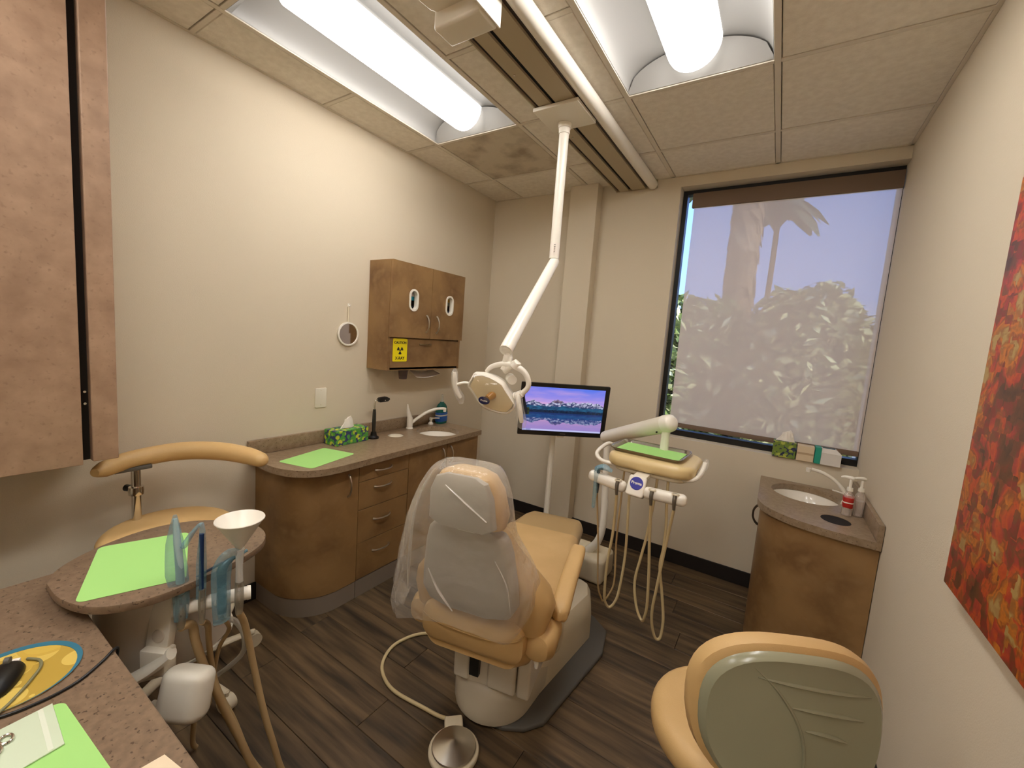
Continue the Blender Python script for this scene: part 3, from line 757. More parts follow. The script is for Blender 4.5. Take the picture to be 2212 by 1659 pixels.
# ------------------------------------------------------------------ monitor on its pole
MC = Vector((1.116, -.631, 1.073)); yw, pt = .665, .128
Rm = (Matrix.Rotation(yw, 3, 'Z') @ Matrix.Rotation(pt, 3, 'X'))
mr = Rm @ Vector((1, 0, 0)); mf = Rm @ Vector((0, -1, 0)); mu = Rm @ Vector((0, 0, 1))
MM = Matrix(((mr.x, mu.x, mf.x, MC.x), (mr.y, mu.y, mf.y, MC.y), (mr.z, mu.z, mf.z, MC.z), (0, 0, 0, 1)))
mo = thing('computer_monitor', 'black computer monitor on a white floor pole showing a mountain lake', 'monitor', (1.0, -.52, 0))
MW, MH = .58, .35
bz = part('bezel', xform(slab_holes(rrect(0, 0, MW, MH, .006, 3), [[(-.262, -.145), (.262, -.145), (.262, .150), (-.262, .150)]], -.012, .004), MM), BLACK, mo, smooth=False)
part('rear_shell', xform(prism(rrect(0, 0, MW - .03, MH - .03, .03, 4), -.048, -.011, .01), MM), BLACK, mo)
part('maker_mark', xform(prism(rrect(.01, -.160, .038, .0045, .002, 2), .004, .0044), MM), mat('logo_grey', '#7a756c', .5), bz, smooth=False)
part('stand_tab', xform(prism(rrect(0.0, -.182, .045, .016, .005, 3), -.02, -.004), MM), WHITE, mo)
# the picture: a colour per vertex of a fine grid
NXS, NYS = 220, 124
def fbm(x, y, o=4, seed=0.): return noise.fractal(Vector((x, y, seed)), 1.0, 2.0, o)
def mix3(a, b, t): t = max(0, min(1, t)); return tuple(a[i] + (b[i] - a[i]) * t for i in range(3))
def hexl(c): return lin(c)[:3]
SKY_T, SKY_M, SKY_L, PINK = hexl('#5b78ee'), hexl('#8d8cf0'), hexl('#b79be6'), hexl('#dcaedc')
def ridge(x):
    b = .625 + .035 * fbm(x * 5, 1.3) + .02 * fbm(x * 17, 2.1)
    for cx, h, w in ((.41, .105, .13), (.36, .03, .05), (.80, .085, .16), (.62, .07, .12), (.93, .05, .1), (.13, .045, .11), (.55, .03, .06)):
        b += h * max(0, 1 - abs(x - cx) / w) ** 1.1
    return b + .012 * fbm(x * 45, 4.4)
def scene_col(x, y):
    shore = .435
    refl = y < shore
    yy = y if not refl else shore + (shore - y)
    xx = x + (.006 * fbm(x * 30, y * 60, 3, 9.) if refl else 0)
    r = ridge(xx)
    if yy > r:
        t = (yy - .6) / .4
        c = mix3(SKY_L, SKY_T, t * 1.1)
        cl_ = fbm(x * 2.2 + .4, yy * 7, 4, 3.)
        c = mix3(c, PINK, max(0, cl_ + .30) * (1.15 - t) * .9)
        if refl: c = mix3(c, hexl('#d6a6d4'), .5)
    else:
        dpt = r - yy
        sn = fbm(xx * 26, yy * 26, 5, 6.) + .5 * fbm(xx * 70, yy * 20, 3, 2.)
        if yy > .575 + .03 * fbm(xx * 9, 5.):
            c = mix3(hexl('#39406e'), hexl('#cfd2ee'), .5 + 1.5 * sn - dpt * 4.0)
            if .36 < xx < .47 and dpt < .06: c = mix3(c, hexl('#6d4a5c'), .65)
        elif yy > .485 + .012 * fbm(xx * 30, 7.):
            c = mix3(hexl('#123a63'), hexl('#1f5f86'), .5 + fbm(xx * 14, yy * 20, 4, 1.))
        else:
            c = mix3(hexl('#07142e'), hexl('#0f2f52'), .4 + fbm(xx * 60, yy * 30, 3, 8.))
    if refl:
        c = mix3(c, hexl('#1b3f86'), .30 if yy > r else .55)
        if abs(y - shore) < .012: c = hexl('#0a1c38')
    # near trees at the left
    tl = .60 - x * 1.0 + .05 * fbm(x * 40, 3.3)
    if x < .20 and .36 < y < tl * .9 + .04 - (.16 if x > .07 else 0): c = mix3(hexl('#0a1a16'), hexl('#3c4a26'), .35 + .8 * fbm(x * 40, y * 40, 3, 5.))
    if x < .05 and y < .75 - x * 6 and y > .36: c = hexl('#0c1420')
    if y < .035: c = hexl('#c3c6f4') if (x > .11 or int(x * 140) % 2) else hexl('#6f78b8')
    return c
sv = []; sf = []; scol = []
for j in range(NYS + 1):
    for i in range(NXS + 1):
        x, y = i / NXS, j / NYS
        sv.append(MM @ Vector((-.262 + .524 * x, -.145 + .295 * y, .0005))); scol.append(scene_col(x, y))
for j in range(NYS):
    for i in range(NXS):
        k = j * (NXS + 1) + i; sf.append((k, k + 1, k + NXS + 2, k + NXS + 1))
me = bpy.data.meshes.new('screen'); me.from_pydata([ROOTM[mo.name] @ v for v in sv], [], sf)
ca_ = me.color_attributes.new('picture', 'FLOAT_COLOR', 'POINT')
ca_.data.foreach_set('color', [x for c in scol for x in (max(0, c[0]), max(0, c[1]), max(0, c[2]), 1.)])
SCR = bpy.data.materials.new('screen_picture'); SCR.use_nodes = True; _n = SCR.node_tree.nodes
_at = _n.new('ShaderNodeVertexColor'); _at.layer_name = 'picture'; _p = _n['Principled BSDF']
_p.inputs['Base Color'].default_value = (.01, .01, .012, 1); _p.inputs['Roughness'].default_value = .25; _p.inputs['Emission Strength'].default_value = .95
SCR.node_tree.links.new(_at.outputs[0], _p.inputs['Emission Color']); me.materials.append(SCR)
link('screen', me, mo)['label'] = 'lit screen with snowy mountains mirrored in a lake'
part('pole', cyl((1.000, -.520, .165), (1.000, -.520, 1.04), .0195, seg=24), WHITEL, mo)
part('mount_arm', tube([(1.000, -.520, 1.04), (1.02, -.535, 1.06), (1.075, -.575, 1.068), (1.09, -.595, 1.07)], [.0195, .018, .018, .018], 14), WHITEL, mo)
# ------------------------------------------------------------------ delivery unit beside the chair
du = thing('delivery_unit', 'white dental delivery unit with cream tray head and looped hoses', 'dental unit', (1.30, -.52, 0))
part('floor_box', pad(rrect(1.205, -.530, .55, .235, .03), .0, .165, .028), IVORY, du)
part('elbow', tube([(1.31, -.55, .11), (1.35, -.555, .17), (1.405, -.560, .25), (1.428, -.560, .36), (1.425, -.560, .52)], [.030, .027, .024, .022, .021], 18), WHITEL, du)
part('post', tube([(1.425, -.560, .50), (1.415, -.562, .70), (1.405, -.565, .93)], [.021, .021, .022], 18, 3), WHITEL, du)
S0 = Vector((1.405, -.570, .945)); S1 = Vector((1.800, -.800, 1.128)); sd = (S1 - S0).normalized()
part('spring_arm', tube([S0 - sd * .03, S0, S0 + (S1 - S0) * .5, S1 - sd * .02], [.030, .040, .043, .047], 24, 3), WHITE, du)
part('arm_end_cap', tube([S1 - sd * .02, S1, S1 + sd * .025, S1 + sd * .042, S1 + sd * .046], [.0485, .0485, .044, .026, .004], 24, 3), WHITEL, du)
for dz, dx in ((.0, -.05), (-.030, -.06)): part('screw', cyl(S1 + sd * dx + Vector((.0, -.044, dz)), S1 + sd * dx + Vector((.0, -.050, dz)), .005, seg=10), BLACK, du)
part('head_post', cyl((1.795, -.800, 1.10), (1.795, -.800, .975), .022, seg=20), WHITEL, du)
th = part('tray_head', pad(rrect(1.782, -.912, .420, .345, .085, 8), .918, .982, .026), CREAM, du)
part('head_underside', pad(rrect(1.782, -.912, .36, .29, .07, 8), .895, .920, .010), IVORY, th)
part('handle', tube([(1.565, -.86, .94), (1.535, -.90, .985), (1.515, -.96, .975), (1.505, -1.01, .945), (1.545, -1.04, .922), (1.62, -1.03, .915)], .0105, 12), WHITEL, du)
part('handle', tube([(1.90, -1.02, .915), (1.96, -1.03, .915), (2.000, -1.02, .935), (2.018, -1.0, .975), (2.022, -.985, 1.005)], .0105, 12), WHITEL, du)
part('handle_wrap', tube([(2.004, -1.02, .94), (2.02, -1.0, .985), (2.028, -.985, 1.022)], [.016, .019, .012], 10, 4, flat=.6), MATS['sleeve_film'], du)
part('holder_neck', box(1.735, 1.80, -1.13, -.98, .895, .915, .006), WHITE, du)
hb = part('instrument_holder', xform(pad(rrect(0, 0, .190, .052, .024, 6), -.026, .026, .020), Matrix.Translation((1.622, -1.155, .862)) @ Matrix.Rotation(.13, 4, 'Y')), WHITEL, du)
hb2 = part('instrument_holder', xform(pad(rrect(0, 0, .190, .052, .024, 6), -.026, .026, .020), Matrix.Translation((1.892, -1.155, .856)) @ Matrix.Rotation(-.03, 4, 'Y')), WHITEL, du)
BM = Matrix.Translation((1.764, -1.160, .872)) @ Matrix.Rotation(.05, 4, 'Y') @ Matrix.Rotation(PI / 2 - .42, 4, 'X')
pl = part('badge_plate', xform(pad(rrect(0, 0, .082, .096, .012, 5), -.028, .012, .008), BM), WHITEL, du)
bg = part('badge', xform(prism(circ(0, .012, .030, 36), .012, .0135), BM), mat('badge_blue', '#22219a', .35), pl)
part('lettering', xform(text_mesh('Proma', .0185, .0003, .0004), BM @ Matrix.Translation((0, .013, .0140)) @ Matrix.Rotation(.0, 4, 'Z')), WHITEL, bg, smooth=False)
hoses = {
 'h1': [(1.578, -1.155, .80), (1.577, -1.142, .748), (1.599, -1.129, .528), (1.614, -1.116, .31), (1.634, -1.103, .234), (1.644, -1.09, .216), (1.664, -1.077, .249), (1.681, -1.064, .327), (1.667, -1.051, .52), (1.664, -1.038, .742), (1.662, -1.025, .90)],
 'h2': [(1.681, -1.175, .815), (1.672, -1.142, .62), (1.655, -1.129, .422), (1.654, -1.116, .264), (1.662, -1.103, .215), (1.677, -1.09, .194), (1.697, -1.077, .221), (1.71, -1.064, .287), (1.718, -1.051, .482), (1.704, -1.038, .753), (1.702, -1.025, .90)],
 'h3': [(1.842, -1.178, .812), (1.847, -1.144, .618), (1.857, -1.133, .476), (1.864, -1.122, .307), (1.857, -1.112, .235), (1.847, -1.101, .202), (1.826, -1.09, .214), (1.801, -1.079, .267), (1.783, -1.068, .369), (1.797, -1.058, .493), (1.81, -1.047, .601), (1.823, -1.036, .776), (1.825, -1.025, .90)],
 'h4': [(1.941, -1.178, .818), (1.925, -1.146, .69), (1.912, -1.138, .559), (1.898, -1.129, .396), (1.889, -1.12, .292), (1.893, -1.112, .217), (1.909, -1.103, .155), (1.924, -1.094, .138), (1.935, -1.086, .158), (1.935, -1.077, .24), (1.914, -1.068, .358), (1.89, -1.06, .479), (1.895, -1.051, .574), (1.892, -1.042, .688), (1.882, -1.034, .787), (1.875, -1.025, .90)]}
for k, v in hoses.items(): part('hose', tube(v, .0046 if k == 'h1' else .0066, 10, 6), HOSET if k == 'h1' else HOSE, du)
for x, z in ((1.680, .866), (1.840, .860), (1.939, .866)):
    nz_ = part('nozzle', tube([(x, -1.176, z + .012), (x, -1.186, z - .01), (x + .002, -1.182, z - .05)], [.009, .0085, .0065], 12, 3), mat('grey_nozzle', '#6b6458', .4, metal=.5), du)
    part('holder_ring', lathe([(.010, -.001), (.017, -.001), (.016, .003), (.010, .003)], (x, -1.172, z + .018), 20, cap=False), IVORY, nz_)
BLUEF = film('blue_sleeve_film', '#7db4c8', .30, .15, .8, 60., .6)
part('barrier_sleeve', tube([(1.600, -1.165, .925), (1.575, -1.172, .915), (1.572, -1.18, .86), (1.574, -1.178, .80), (1.570, -1.172, .72)], [.012, .026, .014, .018, .012], 12, 5, flat=.6), BLUEF, du)
part('barrier_sleeve', tube([(1.560, -1.165, .912), (1.60, -1.160, .926), (1.640, -1.150, .912)], [.010, .022, .010], 10, 5, flat=.7), BLUEF, du)
part('syringe', tube([(1.600, -1.168, .918), (1.578, -1.165, .908), (1.577, -1.157, .84), (1.577, -1.155, .79)], [.005, .008, .009, .006], 12, 4), mat('dark_steel', '#4a4d50', .3, metal=.7), du)

# metal tray with liner on the head
ty = .9845
t = thing('instrument_tray', 'shallow stainless instrument tray on the cream delivery head', 'tray', (1.752, -.900, ty))
TM = Matrix.Translation((1.752, -.905, ty)) @ Matrix.Rotation(-.05, 4, 'Z')
o1 = rrect(0, 0, .325, .225, .028, 4); o2 = rrect(0, 0, .350, .250, .036, 4); o3 = rrect(0, 0, .362, .262, .040, 4)
bm = loft(B(), [[(x, y, .000) for x, y in o1], [(x, y, .016) for x, y in o2], [(x, y, .0175) for x, y in o3], [(x, y, .0155) for x, y in o3], [(x, y, .0145) for x, y in rrect(0, 0, .347, .247, .035, 4)], [(x, y, .0012) for x, y in rrect(0, 0, .322, .222, .027, 4)]])
part('pan', xform(bm, TM), STEEL, t)
for sx in (-1, 1): part('rim_roll', xform(tube([(sx * .178, -.09, .0175), (sx * .1785, 0, .0178), (sx * .178, .09, .0175)], .003, 8, 3), TM), STEEL, t)
liner('green paper liner inside the stainless instrument tray', 1.752, -.905, ty + .0022, PI / 2 - .05)

# ------------------------------------------------------------------ dental chair (local frame: x right, y towards the feet, z up)
CT_ = .22
ch = thing('dental_chair', 'tan upholstered dental chair with white shell and grey base plate', 'dental chair', (1.449, -1.893, 0), CT_)
P = lambda n, bm, m, par=None, **k: part(n, bm, m, par or ch, local=True, **k)
inv = Matrix.Rotation(-CT_, 4, 'Z') @ Matrix.Translation((-1.449, 1.893, 0))
def wl_(pts): return [tuple((inv @ Vector((x, y, 0)))[:2]) for x, y in pts]
plate_w = [(1.44, -1.835), (1.525, -1.815), (1.595, -1.77), (1.645, -1.70), (1.700, -1.20), (1.66, -1.03), (1.56, -.96), (1.30, -.94), (1.22, -1.0), (1.19, -1.55), (1.21, -1.72), (1.30, -1.81)]
P('base_plate', prism(wl_(plate_w), 0, .022, .008, 3), GREYPL)
def boot(k, dy=0.):
    c = (1.405, -1.70); pts = []
    for i in range(21):
        a = PI + PI * i / 20
        pts.append((c[0] + math.cos(a) * .165 * k, c[1] + dy + math.sin(a) * .170 * k))
    return pts
rear = [[p + (z,) for p in wl_(boot(k, dy) + [(1.405 + .165 * k, -1.10), (1.405 - .165 * k, -1.10)])] for k, z, dy in ((.98, .024, 0), (1.0, .04, 0), (1.0, .115, 0), (.96, .150, .004), (.86, .170, .012), (.76, .172, .03), (.72, .160, .05))]
P('base_cover', loft(B(), rear), mat('base_shell', '#c9bea8', .4))
side = [[p + (z,) for p in wl_([(1.555 + o, -1.66), (1.600 + o, -1.14), (1.56 + o, -1.05), (1.30 - o, -1.05), (1.30 - o, -1.60)])] for z, o in ((.024, .006), (.15, .004), (.215, -.004), (.245, -.025), (.255, -.06))]
P('lift_cover', loft(B(), side), IVORY)
P('lift_column', pad(rrect(-.015, .19, .25, .26, .05), .15, .40, .02), WHITE)
P('lift_bracket', box(-.128, -.060, .045, .075, .17, .385, .012, 3), WHITE)
P('lift_bracket', box(.015, .130, .045, .075, .17, .370, .012, 3), WHITE)
P('slot', box(-.056, -.018, .040, .062, .205, .37), BLACK)
P('slot', box(-.002, .022, .040, .062, .28, .37), BLACK)
P('side_bracket', box(.135, .185, .05, .30, .17, .40, .01, 3), WHITE)
# seat pan and seat
def sect(v, hw, z0, z1, r, n=7, uc=0.):
    return [(uc + x, v, z) for x, z in rrect(0, (z0 + z1) / 2, 2 * hw, z1 - z0, min(r, (z1 - z0) / 2 * .98), n)]
P('seat_pan', loft(B(), [sect(-.095, .150, .420, .520, .045), sect(-.10, .175, .405, .53, .05), sect(-.03, .205, .375, .50, .05), sect(.20, .215, .385, .47, .04), sect(.55, .19, .40, .45, .02)]), TANV)
rc = P('rear_cushion', loft(B(), [sect(.02, .150, .45, .56, .05), sect(-.06, .195, .425, .585, .055), sect(-.105, .190, .43, .565, .05), sect(-.125, .150, .455, .540, .035)]), TANV)
P('piping', tube([(-.185, -.112, .525), (-.12, -.128, .515), (0, -.132, .512), (.10, -.130, .515), (.17, -.118, .53), (.19, -.10, .545)], .0022, 8, 5), mat('tan_piping', '#b8945c', .5), rc)
P('seat_cushion', loft(B(), [sect(-.02, .20, .44, .55, .04), sect(.03, .245, .44, .568, .05), sect(.18, .255, .44, .553, .05), sect(.40, .240, .435, .535, .05), sect(.62, .220, .415, .515, .045), sect(.80, .205, .40, .495, .045)]), TANV)
P('leg_rest', loft(B(), [sect(.78, .203, .392, .490, .045), sect(.90, .195, .385, .476, .045), sect(1.05, .185, .372, .455, .04), sect(1.12, .165, .368, .444, .035), sect(1.135, .13, .375, .435, .025)]), mat('tan_vinyl_cover', '#b99a68', .35, bump=.15, bscale=300.))
P('toe_board', box(-.15, .15, 1.05, 1.16, .352, .366, .005), WHITE)
for sx in (1, -1):
    P('armrest', loft(B(), [[(sx * (.262 + dx) + x * 1., v, zc + z) for x, z in rrect(0, 0, w, h, min(w, h) * .42, 6)] for v, zc, w, h, dx in ((.040, .548, .020, .03, .012), (.052, .550, .058, .056, .010), (.08, .558, .068, .056, .008), (.20, .585, .068, .052, .004), (.40, .612, .066, .046, 0), (.428, .614, .060, .042, 0), (.438, .614, .022, .02, 0))]), TANV)
    P('arm_support', tube([(sx * .262, .10, .54), (sx * .272, .10, .46), (sx * .255, .13, .36), (sx * .16, .17, .30)], [.016, .020, .022, .024], 12, flat=.6), IVORY)
for sx in (1, -1):
    P('hip_bolster', loft(B(), [[(sx * .225 + x, v, zc + z) for x, z in rrect(0, 0, w, h, min(w, h) * .45, 6)] for v, zc, w, h in ((-.075, .490, .03, .03), (-.065, .485, .08, .09), (-.02, .475, .115, .125), (.10, .470, .110, .115), (.24, .465, .09, .09), (.26, .465, .03, .03))]), TANV)
# backrest: upholstery in front, white shell behind
def bsect(z, u0, u1, v0, v1, r, n=6):
    return [(x, y, z) for x, y in rrect((u0 + u1) / 2, (v0 + v1) / 2, u1 - u0, v1 - v0, min(r, (v1 - v0) / 2 * .98), n)]
P('back_cushion', loft(B(), [bsect(.505, -.18, .18, -.06, .06, .04), bsect(.53, -.245, .245, -.085, .09, .06), bsect(.60, -.262, .262, -.095, .085, .07), bsect(.66, -.245, .245, -.105, .06, .06), bsect(.74, -.185, .185, -.125, .02, .05), bsect(.82, -.135, .135, -.145, -.02, .05), bsect(.885, -.105, .105, -.158, -.05, .045), bsect(.905, -.075, .075, -.155, -.07, .03)]), TANV)
SHELL = mat('white_shell', '#b0a99c', .35)
P('back_shell', loft(B(), [bsect(.600, -.085, .085, -.150, -.100, .02), bsect(.618, -.15, .15, -.155, -.09, .025), bsect(.66, -.172, .172, -.165, -.095, .03), bsect(.74, -.165, .165, -.178, -.105, .03), bsect(.84, -.152, .152, -.192, -.125, .03), bsect(.885, -.140, .140, -.197, -.135, .028), bsect(.902, -.125, .125, -.195, -.14, .02), bsect(.912, -.09, .09, -.190, -.15, .012)]), SHELL)
P('headrest_bar', box(-.035, .035, -.195, -.165, .87, .98, .006), WHITE)
hr = P('headrest', loft(B(), [bsect(.918, -.085, .085, -.205, -.15, .02), bsect(.930, -.122, .122, -.215, -.13, .035), bsect(.97, -.130, .130, -.225, -.125, .04), bsect(1.05, -.112, .112, -.240, -.135, .04), bsect(1.09, -.088, .088, -.244, -.145, .04), bsect(1.105, -.055, .055, -.235, -.16, .03)]), TANV)
P('headrest_shell', loft(B(), [bsect(.925, -.08, .08, -.236, -.205, .012), bsect(.945, -.112, .112, -.242, -.208, .014), bsect(1.04, -.104, .104, -.256, -.225, .014), bsect(1.085, -.084, .084, -.258, -.232, .012), bsect(1.098, -.05, .05, -.252, -.236, .006)]), SHELL, hr)
P('lever', tube([(.20, -.02, .44), (.225, -.045, .425), (.228, -.05, .405)], [.008, .009, .006], 10), WHITEL)
P('side_cover', tube([(-.195, -.02, .50), (-.215, -.01, .45), (-.19, .0, .41)], [.012, .020, .012], 10), WHITEL)

# clear plastic bag pulled over headrest and back
BAG = film('clear_bag', '#efeae0', .17, .16, 1.0, 26., 1.0)
bag = thing('plastic_chair_cover', 'clear plastic cover draped over the headrest and back of the dental chair', 'plastic cover', (1.449, -1.893, .6), CT_)
rings = []
spec = [(1.122, -.060, .060, -.245, -.15), (1.116, -.100, .092, -.262, -.135), (1.085, -.128, .112, -.272, -.120), (1.02, -.165, .134, -.272, -.108), (.95, -.190, .144, -.268, -.100), (.89, -.215, .146, -.250, -.07), (.82, -.238, .165, -.232, -.02), (.74, -.262, .200, -.222, .03), (.66, -.285, .215, -.212, .075), (.60, -.300, .195, -.205, .08), (.565, -.285, .175, -.200, .05)]
zz = [(s[0] - .6,) + s[1:] for s in spec]
for k, (z, u0, u1, v0, v1) in enumerate(zz):
    ring = []
    for i in range(56):
        a = 2 * PI * i / 56
        cx, cy = (u0 + u1) / 2, (v0 + v1) / 2
        ex = math.copysign(abs(math.cos(a)) ** .55, math.cos(a)); ey = math.copysign(abs(math.sin(a)) ** .55, math.sin(a))
        p = Vector((cx + ex * (u1 - u0) / 2, cy + ey * (v1 - v0) / 2, z))
        w = noise.noise(Vector((p.x * 16, p.y * 16, p.z * 5))) * (.004 + .010 * k / 10)
        fold = .010 * math.sin(i * 1.35 + k * .35) * max(0, -ex) * k / 10
        p += Vector((ex, ey, 0)).normalized() * (abs(w) + fold)
        p.z += (.035 * max(0, -ex) * -1 + .014 * math.sin(3 * a)) * (k / 10) ** 2
        ring.append(p)
    rings.append(ring)
bm = loft(B(), rings, cap=False)
bm.faces.new([v for v in bm.verts][:56])
bmesh.ops.subdivide_edges(bm, edges=bm.edges[:], cuts=1, use_grid_fill=True, smooth=.4)
part('film', bm, BAG, bag, local=True, ang=180)
part('crease', tube([(-.040, -.272, .470), (.03, -.275, .428), (.098, -.270, .383)], [.002, .005, .003], 8, 5, flat=.3), film('film_crease', '#f4efe6', .55, .15, .2, 30., 1.), bag, local=True)
part('crease', tube([(-.115, -.215, .16), (-.07, -.222, .10), (-.02, -.215, .04)], [.002, .006, .002], 8, 5, flat=.3), MATS['film_crease'], bag, local=True)
part('crease', tube([(.110, -.212, .24), (.150, -.198, .16), (.165, -.185, .06)], [.003, .008, .003], 8, 5, flat=.3), MATS['film_crease'], bag, local=True)
part('crease', tube([(-.13, -.255, .43), (-.19, -.20, .30), (-.235, -.14, .12), (-.26, -.10, -.02)], [.002, .005, .006, .002], 8, 5, flat=.3), MATS['film_crease'], bag, local=True)
# loose film hanging on the left side
bm = loft(B(), [[(-.105, -.20, 1.09 - .6), (-.11, -.23, 1.09 - .6), (-.10, -.25, 1.09 - .6)], [(-.215, -.13, .96 - .6), (-.195, -.20, .965 - .6), (-.15, -.25, .97 - .6)], [(-.265, -.10, .84 - .6), (-.24, -.18, .84 - .6), (-.19, -.22, .85 - .6)], [(-.315, -.06, .70 - .6), (-.28, -.15, .70 - .6), (-.23, -.20, .72 - .6)], [(-.340, -.02, .56 - .6), (-.30, -.12, .57 - .6), (-.25, -.18, .60 - .6)], [(-.315, .0, .50 - .6), (-.28, -.09, .51 - .6), (-.23, -.15, .55 - .6)]], closed=False)
bmesh.ops.subdivide_edges(bm, edges=bm.edges[:], cuts=3, use_grid_fill=True, smooth=.8)
for v in bm.verts: v.co += Vector((1, -1, 0)) * .010 * noise.noise(v.co * 22)
part('loose_film', bm, BAG, bag, local=True, ang=180)

# foot control on the floor
fp = thing('foot_control', 'round chrome foot control on the floor behind the chair', 'foot pedal', (1.428, -1.985, 0))
c = (1.428, -1.988, 0)
part('base', pad(circ(c[0], c[1], .092, 40), 0, .022, .008), IVORY, fp)
part('disc', lathe([(.078, .024), (.080, .028), (.078, .032), (.03, .046), (.001, .056)], c, 40), mat('spun_steel', '#dcd7cd', .30, metal=1.), fp)
part('tab', moved(box(-.035, .035, -.02, .03, .0, .030, .008, 3), (1.365, -1.915, 0), 0, 0, .75), IVORY, fp)
part('hose', tube([(1.345, -1.900, .015), (1.30, -1.915, .010), (1.226, -1.925, .009), (1.056, -1.941, .008), (.945, -1.905, .008), (.885, -1.84, .008), (.862, -1.75, .008), (.90, -1.64, .008), (1.0, -1.56, .008), (1.12, -1.50, .010), (1.21, -1.46, .02)], .0075, 10, 8), HOSE, fp)
# ------------------------------------------------------------------ corner cabinet at the right wall
RZ = .760
def corner_outline(off=0., n=5):
    pts = [(2.243 + off, -.46), (2.250 + off, -.545), (2.282 + off * .9, -.626 + off * .5), (2.338 + off * .4, -.685 + off * .9), (2.405, -.727 + off), (2.537, -.764 + off), (2.640, -.772 + off), (W - .003, -.775 + off)]
    return [(p.x, p.y) for p in spline([(x, y, 0) for x, y in pts], n)]
t = thing('corner_cabinet', 'brown laminate corner cabinet with curved front beside the right wall', 'cabinet', (2.5, -.35, 0))
inn = corner_outline(.036); out = corner_outline(.018)
part('body', prism([(W - .004, -.012), (2.279, -.012)] + inn, .0, .10), LAM, t)
bm = B(); add_box(bm, 2.263, 2.279, -.46, -.012, .10, RZ - .036); add_prism(bm, out + inn[::-1], .002, RZ - .036)
fr = part('curved_front', bm, LAM, t)
part('handle', pull((2.262, -.47, .715), (2.262, -.47, .600), (-1, 0, 0), .030, .0055), mat('dark_nickel', '#5d5348', .35, metal=.9), fr)
wt = thing('corner_countertop', 'brown stone corner countertop with curved front edge by the right wall', 'countertop', (2.5, -.35, RZ))
part('slab', slab_holes([(W - .003, -.003), (2.243, -.003)] + corner_outline(), [circ(2.467, -.226, .165, 40, .172), circ(2.572, -.588, .060, 30, .066)], RZ - .034, RZ), STONE, wt, ang=50)
part('side_splash', box(W - .022, W - .002, -.775, -.004, RZ + .0003, RZ + .078, .002), STONE, wt)
part('chute', lathe([(.066, -.001), (.066, -.34), (.0005, -.34)], (2.572, -.588, RZ - .001), 30, sx=.93), mat('chute_dark', '#0d0604', .8), wt)
sk = thing('sink', 'oval white sink set into the corner countertop', 'sink', (2.467, -.226, RZ - .15))
part('bowl', lathe([(.176, -.0355), (.164, -.0355), (.160, -.05), (.148, -.085), (.122, -.118), (.075, -.136), (.022, -.141), (.022, -.15), (.08, -.146), (.13, -.126), (.157, -.09), (.170, -.05), (.176, -.0415)], (2.467, -.226, RZ), 40, cap=False, sy=1.04), PORC, sk)
part('drain', lathe([(.001, -.1445), (.021, -.1445), (.021, -.14), (.001, -.138)], (2.467, -.226, RZ), 24), CHROME, sk)
t = thing('faucet', 'white curved-spout faucet behind the corner sink', 'faucet', (2.645, -.275, RZ))
part('base', lathe([(.001, .0005), (.024, .0005), (.022, .012), (.019, .03), (.018, .055), (.001, .06)], (2.645, -.275, RZ), 24), WHITEL, t)
part('spout', tube([(2.643, -.275, RZ + .04), (2.625, -.275, RZ + .075), (2.585, -.275, RZ + .118), (2.53, -.275, RZ + .148), (2.475, -.275, RZ + .158)], [.011, .010, .009, .0085, .0085], 14), WHITEL, t)
part('aerator', cyl((2.462, -.275, RZ + .162), (2.462, -.275, RZ + .140), .012, .011), WHITEL, t)
part('lever', tube([(2.64, -.29, RZ + .058), (2.61, -.30, RZ + .066), (2.575, -.31, RZ + .074)], [.006, .005, .004], 8), WHITEL, t)
CLEARB = film('clear_bottle', '#e9dcd0', .30, .12, .05, 20., .8)
for (bx, by, red, lab) in ((2.624, -.462, True, 'clear pump bottle with red label on the corner counter'), (2.672, -.430, False, 'clear hand sanitiser pump bottle nearest the right wall')):
    t = thing('pump_bottle', lab, 'bottle', (bx, by, RZ), 0, 'pump bottles on the corner counter')
    part('body', bottle_body((bx, by, RZ + .0005), .050, .042, .125, [(0, .88), (.03, 1), (.70, 1), (.84, .88), (.94, .5), (1, .42)]), CLEARB, t)
    part('liquid', bottle_body((bx, by, RZ + .003), .045, .037, .118, [(0, .88), (.03, 1), (.62, 1), (.63, .99)]), film('soap_a', '#d8c6bc', .35, .2, .0, 10., .2) if 'soap_a' not in MATS else MATS['soap_a'], t)
    if red:
        lb = part('label', bottle_body((bx, by, RZ + .0005), .0515, .0435, .125, [(.34, 1), (.345, 1.01), (.74, 1.01), (.745, 1)]), mat('label_red', '#b5241c', .45), t)
        part('label_line', bottle_body((bx, by, RZ + .0005), .0522, .0442, .125, [(.52, 1.005), (.525, 1.012), (.56, 1.012), (.565, 1.005)]), WHITEPAPER, lb)
    part('collar', cyl((bx, by, RZ + .125), (bx, by, RZ + .142), .0135, .012, seg=20), WHITEL, t)
    part('pump_stem', cyl((bx, by, RZ + .142), (bx, by, RZ + .182), .0065, seg=12), WHITEL, t)
    d = (-.5, .2) if red else (-.55, -.25)
    part('pump_head', tube([(bx - d[0] * .02, by - d[1] * .02, RZ + .187), (bx, by, RZ + .190), (bx + d[0] * .05, by + d[1] * .05, RZ + .189), (bx + d[0] * .075, by + d[1] * .075, RZ + .183)], [.008, .0095, .007, .005], 10), WHITEL, t)

